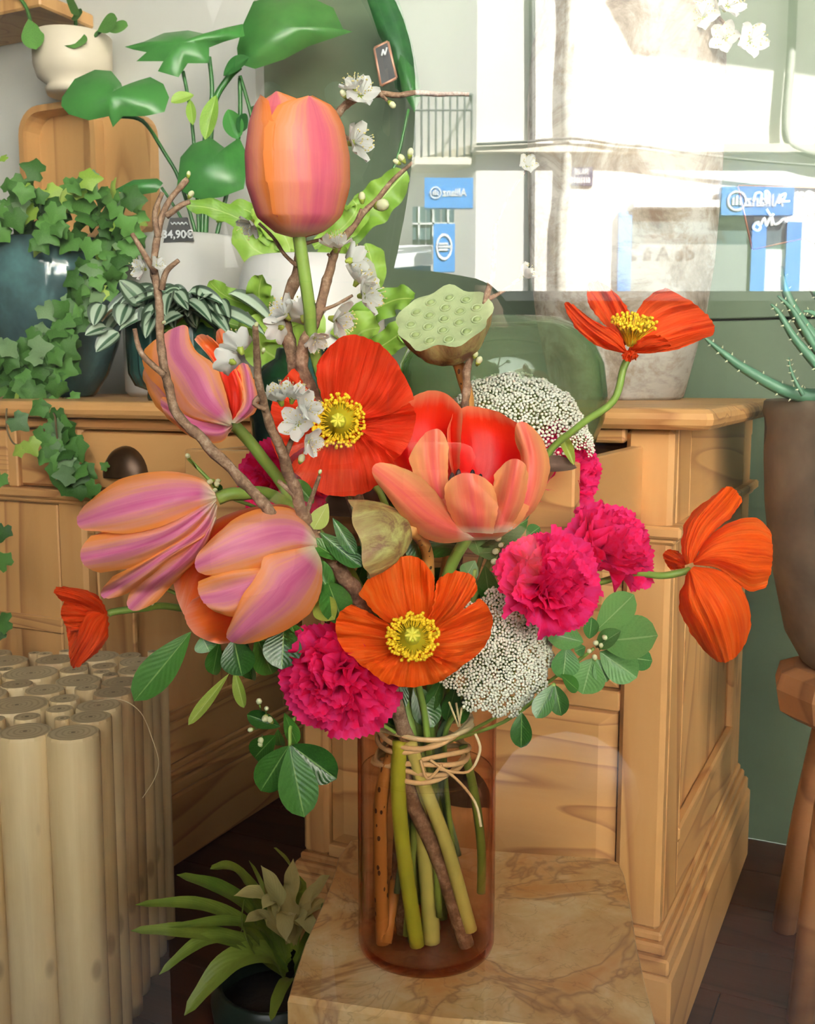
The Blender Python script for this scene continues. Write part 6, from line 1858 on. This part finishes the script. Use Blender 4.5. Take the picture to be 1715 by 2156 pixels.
# bromeliad on the floor
bp_ = P(585, 2075, 1.165)
bc = V((bp_.x, bp_.y, 0))
kb = 1.165 / FPX
M_darkgl = plain('dark_green_glaze', '#26332c', 0.3, vary=0.2, scale=15)
hb = P(585, 2062, 1.165).z
pot('glazed_planter', 'dark green glazed planter on the floor beside the slab stool', bc, [(95 * kb, 0), (105 * kb, 0.006), (140 * kb, hb * .5), (150 * kb, hb * .85), (142 * kb, hb - .008), (136 * kb, hb)], M_darkgl, soil=M_soil)
bro = thing('bromeliad', V((bc.x, bc.y, hb - .03)), 'green bromeliad with a pale yellow bract rosette', 'bromeliad')
SP = [(0, .6), (.3, 1), (.7, .9), (.9, .5), (1, .03)]
for pts, wd in (([(600, 2040), (520, 1950), (420, 1905), (285, 1905)], 36), ([(600, 2045), (520, 1990), (400, 1962), (275, 1960)], 42), ([(605, 2030), (540, 1930), (470, 1875), (372, 1842)], 44), ([(605, 2020), (540, 1890), (490, 1830), (442, 1830)], 38), ([(605, 2010), (570, 1920), (545, 1860), (524, 1812)], 46), ([(600, 2050), (520, 1985), (430, 1980), (335, 2052)], 36), ([(600, 2055), (560, 2010), (480, 2030), (388, 2138)], 62), ([(590, 2050), (540, 2010), (512, 1960), (514, 1893)], 24), ([(620, 2000), (630, 1880), (610, 1825), (576, 1785)], 36), ([(600, 2050), (560, 1960), (480, 1940), (355, 1952)], 30), ([(620, 2050), (650, 2000), (670, 1960), (680, 1900)], 40), ([(610, 2060), (600, 2070), (585, 2100), (570, 2150)], 30), ([(620, 2030), (660, 1960), (690, 1930), (715, 1850)], 40)):
    strap(bro, [P(x, y_, 1.165 - .03 * k) for k, (x, y_) in enumerate(pts)], S(wd, 1.15), M_brom, (0, -.5, .85), 0, 1, 0, prof=SP, cup=.3)
for pts, wd in (([(612, 1975), (590, 1910), (575, 1870), (549, 1822)], 44), ([(615, 1970), (612, 1900), (616, 1860), (617, 1808)], 46), ([(618, 1975), (650, 1900), (672, 1870), (694, 1842)], 44), ([(612, 1980), (570, 1900), (540, 1880), (492, 1886)], 40), ([(612, 1980), (590, 1910), (570, 1895), (552, 1914)], 40), ([(615, 1985), (640, 1930), (665, 1910), (690, 1905)], 40), ([(612, 1985), (605, 1930), (600, 1940), (602, 1982)], 46), ([(612, 1980), (560, 1935), (540, 1930), (515, 1942)], 34), ([(618, 1985), (630, 1930), (650, 1945), (668, 1975)], 40)):
    strap(bro, [P(x, y_, 1.13 - .015 * k) for k, (x, y_) in enumerate(pts)], S(wd, 1.12), M_bromy, (0, -.6, .8), 0, 1, 0, prof=[(0, .5), (.4, 1), (.75, .8), (1, .03)], cup=.3, name='bract')

# blossom twig leaning out of the stone urn
ut = thing('blossom_twig', P(1440, -40, b5.y - .05), 'thin blossom twig leaning out of the stone urn', 'branch')
MB().tube(spline([V((b5.x, b5.y, ZT + hs + .05)), P(1380, -160, b5.y), P(1455, -30, b5.y - .1), P(1510, 35, b5.y - .1), P(1555, 78, b5.y - .1), P(1572, 100, b5.y - .1)], 6), .0025, 6).build('wood', M_bark, ut)
for x, y_, ax, sz in ((1478, 36, (-.2, -.9, .2), 34), (1530, 14, (.3, -.8, .4), 36), (1526, 80, (-.4, -.8, 0), 32), (1578, 86, (.2, -.9, 0), 36)):
    blossom(ut, P(x, y_, b5.y - .12), ax, S(sz, b5.y - .12), 1, .2)

# slate label hanging among the monstera leaves, letter N
M_copper = plain('copper_edge', '#b98a72', 0.4, 0.4)
def slate(name, label, pts, y, strokes, sw, mat=None):
    w_ = [P(a, b, y) for a, b in pts]
    o = thing(name, w_[0], label, 'slate label')
    n = len(w_)
    MB().add([p + V((0, -.002, 0)) for p in w_] + [p + V((0, .003, 0)) for p in w_], [tuple(range(n)), tuple(range(2 * n - 1, n - 1, -1))] + [(i, n + i, n + (i + 1) % n, (i + 1) % n) for i in range(n)]).build('board', M_slate, o, smooth=False)
    m = MB()
    for i in range(n): m.tube([w_[i], w_[(i + 1) % n]], S(3.2, y), 6)
    m.build('edging', M_copper, o)
    m = MB()
    for s_ in strokes:
        m.tube(spline([P(a, b, y - .003) for a, b in s_], 5), S(sw, y), 6)
    m.build('handwriting', M_chalk, o)
    return o
slate('slate_tag', 'small slate tag with a chalked letter N', [(788, 102), (816, 88), (834, 164), (802, 180)], b3.y - .15, [[(803, 118), (806, 104)], [(806, 104), (810, 116)], [(810, 116), (814, 100)]], 1.8)
lo = [(1592, 470), (1600, 478), (1594, 486), (1585, 480), (1590, 470), (1598, 468)]
wr = [lo, [(1600, 474), (1608, 460), (1612, 476), (1620, 458), (1624, 476)], [(1624, 456), (1628, 472), (1638, 470), (1648, 462), (1658, 466)], [(1612, 440), (1622, 455), (1628, 450)],
      [(1585, 425), (1590, 408), (1602, 408), (1598, 430)], [(1612, 428), (1610, 404), (1618, 408), (1616, 430)], [(1638, 430), (1642, 414), (1652, 408), (1650, 418), (1642, 424), (1662, 424)], [(1675, 404), (1683, 416), (1686, 406), (1694, 412), (1700, 404), (1712, 408)], [(1670, 455), (1680, 448), (1690, 456), (1700, 440), (1702, 452), (1712, 446)]]
slate('slate_sign', 'angular slate sign with white handwriting near the aloe', [(1554, 392), (1584, 524), (1694, 500), (1775, 560), (1790, 400)], 1.24, wr, 3.6)
# ------------------------------------------------------------------ the photographer, mirrored in the pane
M_skin = plain('skin', '#b98a70', 0.55, vary=0.05, scale=20)
M_hair = plain('dark_brown_hair', '#241a15', 0.5, vary=0.3, scale=90)
M_coat = plain('dark_navy_coat', '#0f1216', 0.95, vary=0.15, scale=30, Specular_IOR_Level=0.05)
M_trou = plain('black_trousers', '#0e0e10', 0.95, Specular_IOR_Level=0.05)
M_shoe = plain('brown_leather_shoe', '#33241b', 0.5)
M_eye = plain('eye_white', '#e0dcd4', 0.3)
def skin_mb(joints, edges, sub=2):
    names = list(joints)
    me = bpy.data.meshes.new('skin_tmp')
    me.from_pydata([joints[n][0] for n in names], [(names.index(a), names.index(b)) for a, b in edges], [])
    o = bpy.data.objects.new('skin_tmp', me)
    COL.objects.link(o)
    md = o.modifiers.new('skin', 'SKIN'); md.use_smooth_shade = True
    sv = me.skin_vertices[0].data
    for i, n in enumerate(names):
        r = joints[n][1]
        sv[i].radius = (r, r) if not isinstance(r, tuple) else r
        sv[i].use_root = (i == 0)
    s2 = o.modifiers.new('sub', 'SUBSURF'); s2.levels = sub; s2.render_levels = sub
    dg = bpy.context.evaluated_depsgraph_get()
    ev = bpy.data.meshes.new_from_object(o.evaluated_get(dg))
    mb = MB()
    mb.add([v.co.copy() for v in ev.vertices], [tuple(p.vertices) for p in ev.polygons])
    bpy.data.objects.remove(o)
    return mb
hc = RF(655, 205, 1.05)                        # centre of the head
px_, py_ = hc.x, hc.y
per = thing('person', (px_, py_ - .1, ST), 'person in a dark coat with brown hair holding a phone up', 'person')
by = py_ - .10
J = {'pelvis': (V((px_, by, .40)), .115), 'waist': (V((px_, by, .56)), .105), 'chest': (V((px_, by + .005, .74)), .12), 'neckb': (V((px_, by + .02, .915)), .06), 'neckt': (V((px_, by + .06, 1.0)), .052), 'skull': (V((hc.x, hc.y + .005, 1.06)), .06)}
E_ = [('pelvis', 'waist'), ('waist', 'chest'), ('chest', 'neckb'), ('neckb', 'neckt'), ('neckt', 'skull')]
for s_, nm in ((-1, 'l'), (1, 'r')):
    wr_ = V((-.018 + s_ * .075, -.055, .70))
    J['sh' + nm] = (V((px_ + s_ * .175, by + .01, .87)), .062)
    J['el' + nm] = (V((px_ + s_ * .235 + .05 * (s_ > 0), by + .13, .63)), .046)
    J['fa' + nm] = ((J['el' + nm][0] + wr_) / 2, .04)
    J['wr' + nm] = (wr_, .028)
    J['hip' + nm] = (V((px_ + s_ * .09, by, .34)), .09)
    J['kn' + nm] = (V((px_ + s_ * .10, by + .01, -.02)), .06)
    J['an' + nm] = (V((px_ + s_ * .10, by - .02, -.42)), .04)
    J['to' + nm] = (V((px_ + s_ * .11, by + .12, -.465)), .032)
    E_ += [('chest', 'sh' + nm), ('sh' + nm, 'el' + nm), ('el' + nm, 'fa' + nm), ('fa' + nm, 'wr' + nm), ('pelvis', 'hip' + nm), ('hip' + nm, 'kn' + nm), ('kn' + nm, 'an' + nm), ('an' + nm, 'to' + nm)]
body = skin_mb(J, E_)
# head with brow, sockets, nose, lips and chin, looking down at the phone
HT = Matrix.Translation(hc) @ Matrix.Rotation(math.radians(-18), 4, 'X')
def head(a, b):
    th = 2 * PI * a; ph = -PI / 2 + PI * b
    x, y, z = math.cos(ph) * math.sin(th), math.cos(ph) * math.cos(th), math.sin(ph)
    p = V((x * .073, y * .092, z * .115))
    if z < 0: p.x *= 1 + .22 * z; p.y *= 1 + .10 * z * (1 if y < 0 else -.2)
    if y > 0:
        g = lambda cx_, cz_, s1, s2: math.exp(-((x - cx_) / s1) ** 2 - ((z - cz_) / s2) ** 2)
        p.y += .020 * g(0, -.16, .13, .17) + .010 * g(0, .02, .09, .2)
        p.y -= .010 * (g(.36, .06, .16, .1) + g(-.36, .06, .16, .1))
        p.y += .004 * (g(.36, .2, .25, .06) + g(-.36, .2, .25, .06))
        p.y += .006 * g(0, -.44, .22, .05) + .005 * g(0, -.53, .2, .05) + .008 * g(0, -.78, .25, .14)
    return HT @ p
body.grid(head, 40, 30, True)
for s_ in (-1, 1):
    body.ball(HT @ V((s_ * .074, -.005, -.005)), .03, 8, 6, HT, (.3, .6, 1.05))
    # hand: palm, four fingers round the phone, thumb on its side
    w0 = J['wr' + ('l' if s_ < 0 else 'r')][0]
    pc = V((-.018 + s_ * .058, -.028, .735))
    body.ball(pc, .036, 10, 7, frame((0, 0, 0), (pc - w0)), (.45, .85, 1.05))
    for q in range(4):
        zf = .715 + q * .019
        L_ = (.9, 1.0, 1.05, .92)[q]
        body.tube(spline([V((-.018 + s_ * .056, -.03, zf)), V((-.018 + s_ * .056, -.004 * L_, zf + .006)), V((-.018 + s_ * .043, .006, zf + .008)), V((-.018 + s_ * (.043 - .026 * L_), .0045, zf + .009))], 4), [.0095, .0095, .009, .009, .009, .0088, .0086, .0084, .0082, .008, .0078, .0076, .007], 8)
    body.tube(spline([V((-.018 + s_ * .052, -.035, .725)), V((-.018 + s_ * .05, -.036, .755)), V((-.018 + s_ * .034, -.026, .778)), V((-.018 + s_ * .02, -.0215, .79))], 4), [.012, .012, .0115, .011, .0108, .0106, .0104, .0102, .01, .0098, .0095, .009, .008], 8)
body.build('body', M_skin, per)
for s_ in (-1, 1): MB().ball(HT @ V((s_ * .028, .078, .008)), .011, 10, 7).build('eye', M_eye, per)
def hairfn(a, b):
    th = math.radians(52 + 256 * a) ; t_ = b
    x, y = math.sin(th), math.cos(th)
    side = 1 - .5 * (1 + math.cos(th))
    if t_ < .5:
        ph = PI / 2 * (1 - t_ * 2) 
        r = math.cos(ph); z = math.sin(ph) * .135
        p = V((x * .098 * r, y * .112 * r, z))
        if a < .08 or a > .92: p.y += .01 * r
    else:
        k = (t_ - .5) * 2
        p = V((x * (.098 - .03 * k * k), y * (.112 - .02 * k), -.19 * k))
    w_ = .006 * nz((th * 5, t_ * 2.2, 3)) + .003 * math.sin(th * 40)
    return HT @ (p + V((x, y, 0)) * w_)
MB().grid(hairfn, 90, 24).build('hair', M_hair, per)
JC = {}
for n in ('pelvis', 'waist', 'chest', 'neckb', 'shl', 'shr', 'ell', 'elr', 'fal', 'far'):
    JC[n] = (J[n][0].copy(), {'pelvis': .165, 'waist': .145, 'chest': .15, 'neckb': .085}.get(n, J[n][1] + .022))
for nm in 'lr': JC['cf' + nm] = (J['fa' + nm][0].lerp(J['wr' + nm][0], .75), .044)
coat_ = skin_mb(JC, [('pelvis', 'waist'), ('waist', 'chest'), ('chest', 'neckb'), ('chest', 'shl'), ('chest', 'shr'), ('shl', 'ell'), ('shr', 'elr'), ('ell', 'fal'), ('elr', 'far'), ('fal', 'cfl'), ('far', 'cfr')])
coat_.tube([V((px_, by, .66)), V((px_, by, .58)), V((px_, by, .45)), V((px_, by, .31)), V((px_, by, .305))], [.13, .155, .17, .185, .17], 24)
coat_.build('coat', M_coat, per)
tr_ = MB().tube([V((px_, by, .28)), V((px_, by, .32)), V((px_, by, .42)), V((px_, by, .52)), V((px_, by, .55))], [.06, .15, .16, .145, .12], 20)
for nm in 'lr':
    h_, k_, a_ = J['hip' + nm][0], J['kn' + nm][0], J['an' + nm][0]
    c = spline([h_ + V((0, 0, .06)), h_ + V((0, 0, -.05)), h_.lerp(k_, .5), k_, k_.lerp(a_, .5), a_ + V((0, 0, -.03))], 4)
    n_ = len(c) - 1
    tr_.tube(c, [.105 - .04 * i / n_ for i in range(n_ + 1)], 16)
tr_.build('trousers', M_trou, per)
for nm in 'lr':
    an = J['an' + nm][0]
    skin_mb({'a': (V((an.x, an.y - .035, ST + .045)), .044), 'b': (V((an.x, an.y + .06, ST + .042)), .042), 'c': (V((an.x, an.y + .17, ST + .034)), .033)}, [('a', 'b'), ('b', 'c')]).build('shoe', M_shoe, per)
ph_ = thing('smartphone', (-.018, -.012, .76), 'black smartphone held up to the shop window', 'phone')
MB().box(-.0555, .0195, -.0165, -.0075, .69, .846, None, bev=.002).build('body', plain('phone_black', '#08090a', 0.5, Specular_IOR_Level=0.1), ph_, smooth=False)
MB().box(-.052, .016, -.0172, -.0165, .694, .842).build('screen', plain('phone_screen', '#0b0c0e', 0.1), ph_, smooth=False)
MB().box(-.014, .0145, -.0075, -.0055, .808, .8415, None, bev=.0008).build('camera_bump', plain('lens_black', '#0a0a0c', 0.15), ph_, smooth=False)
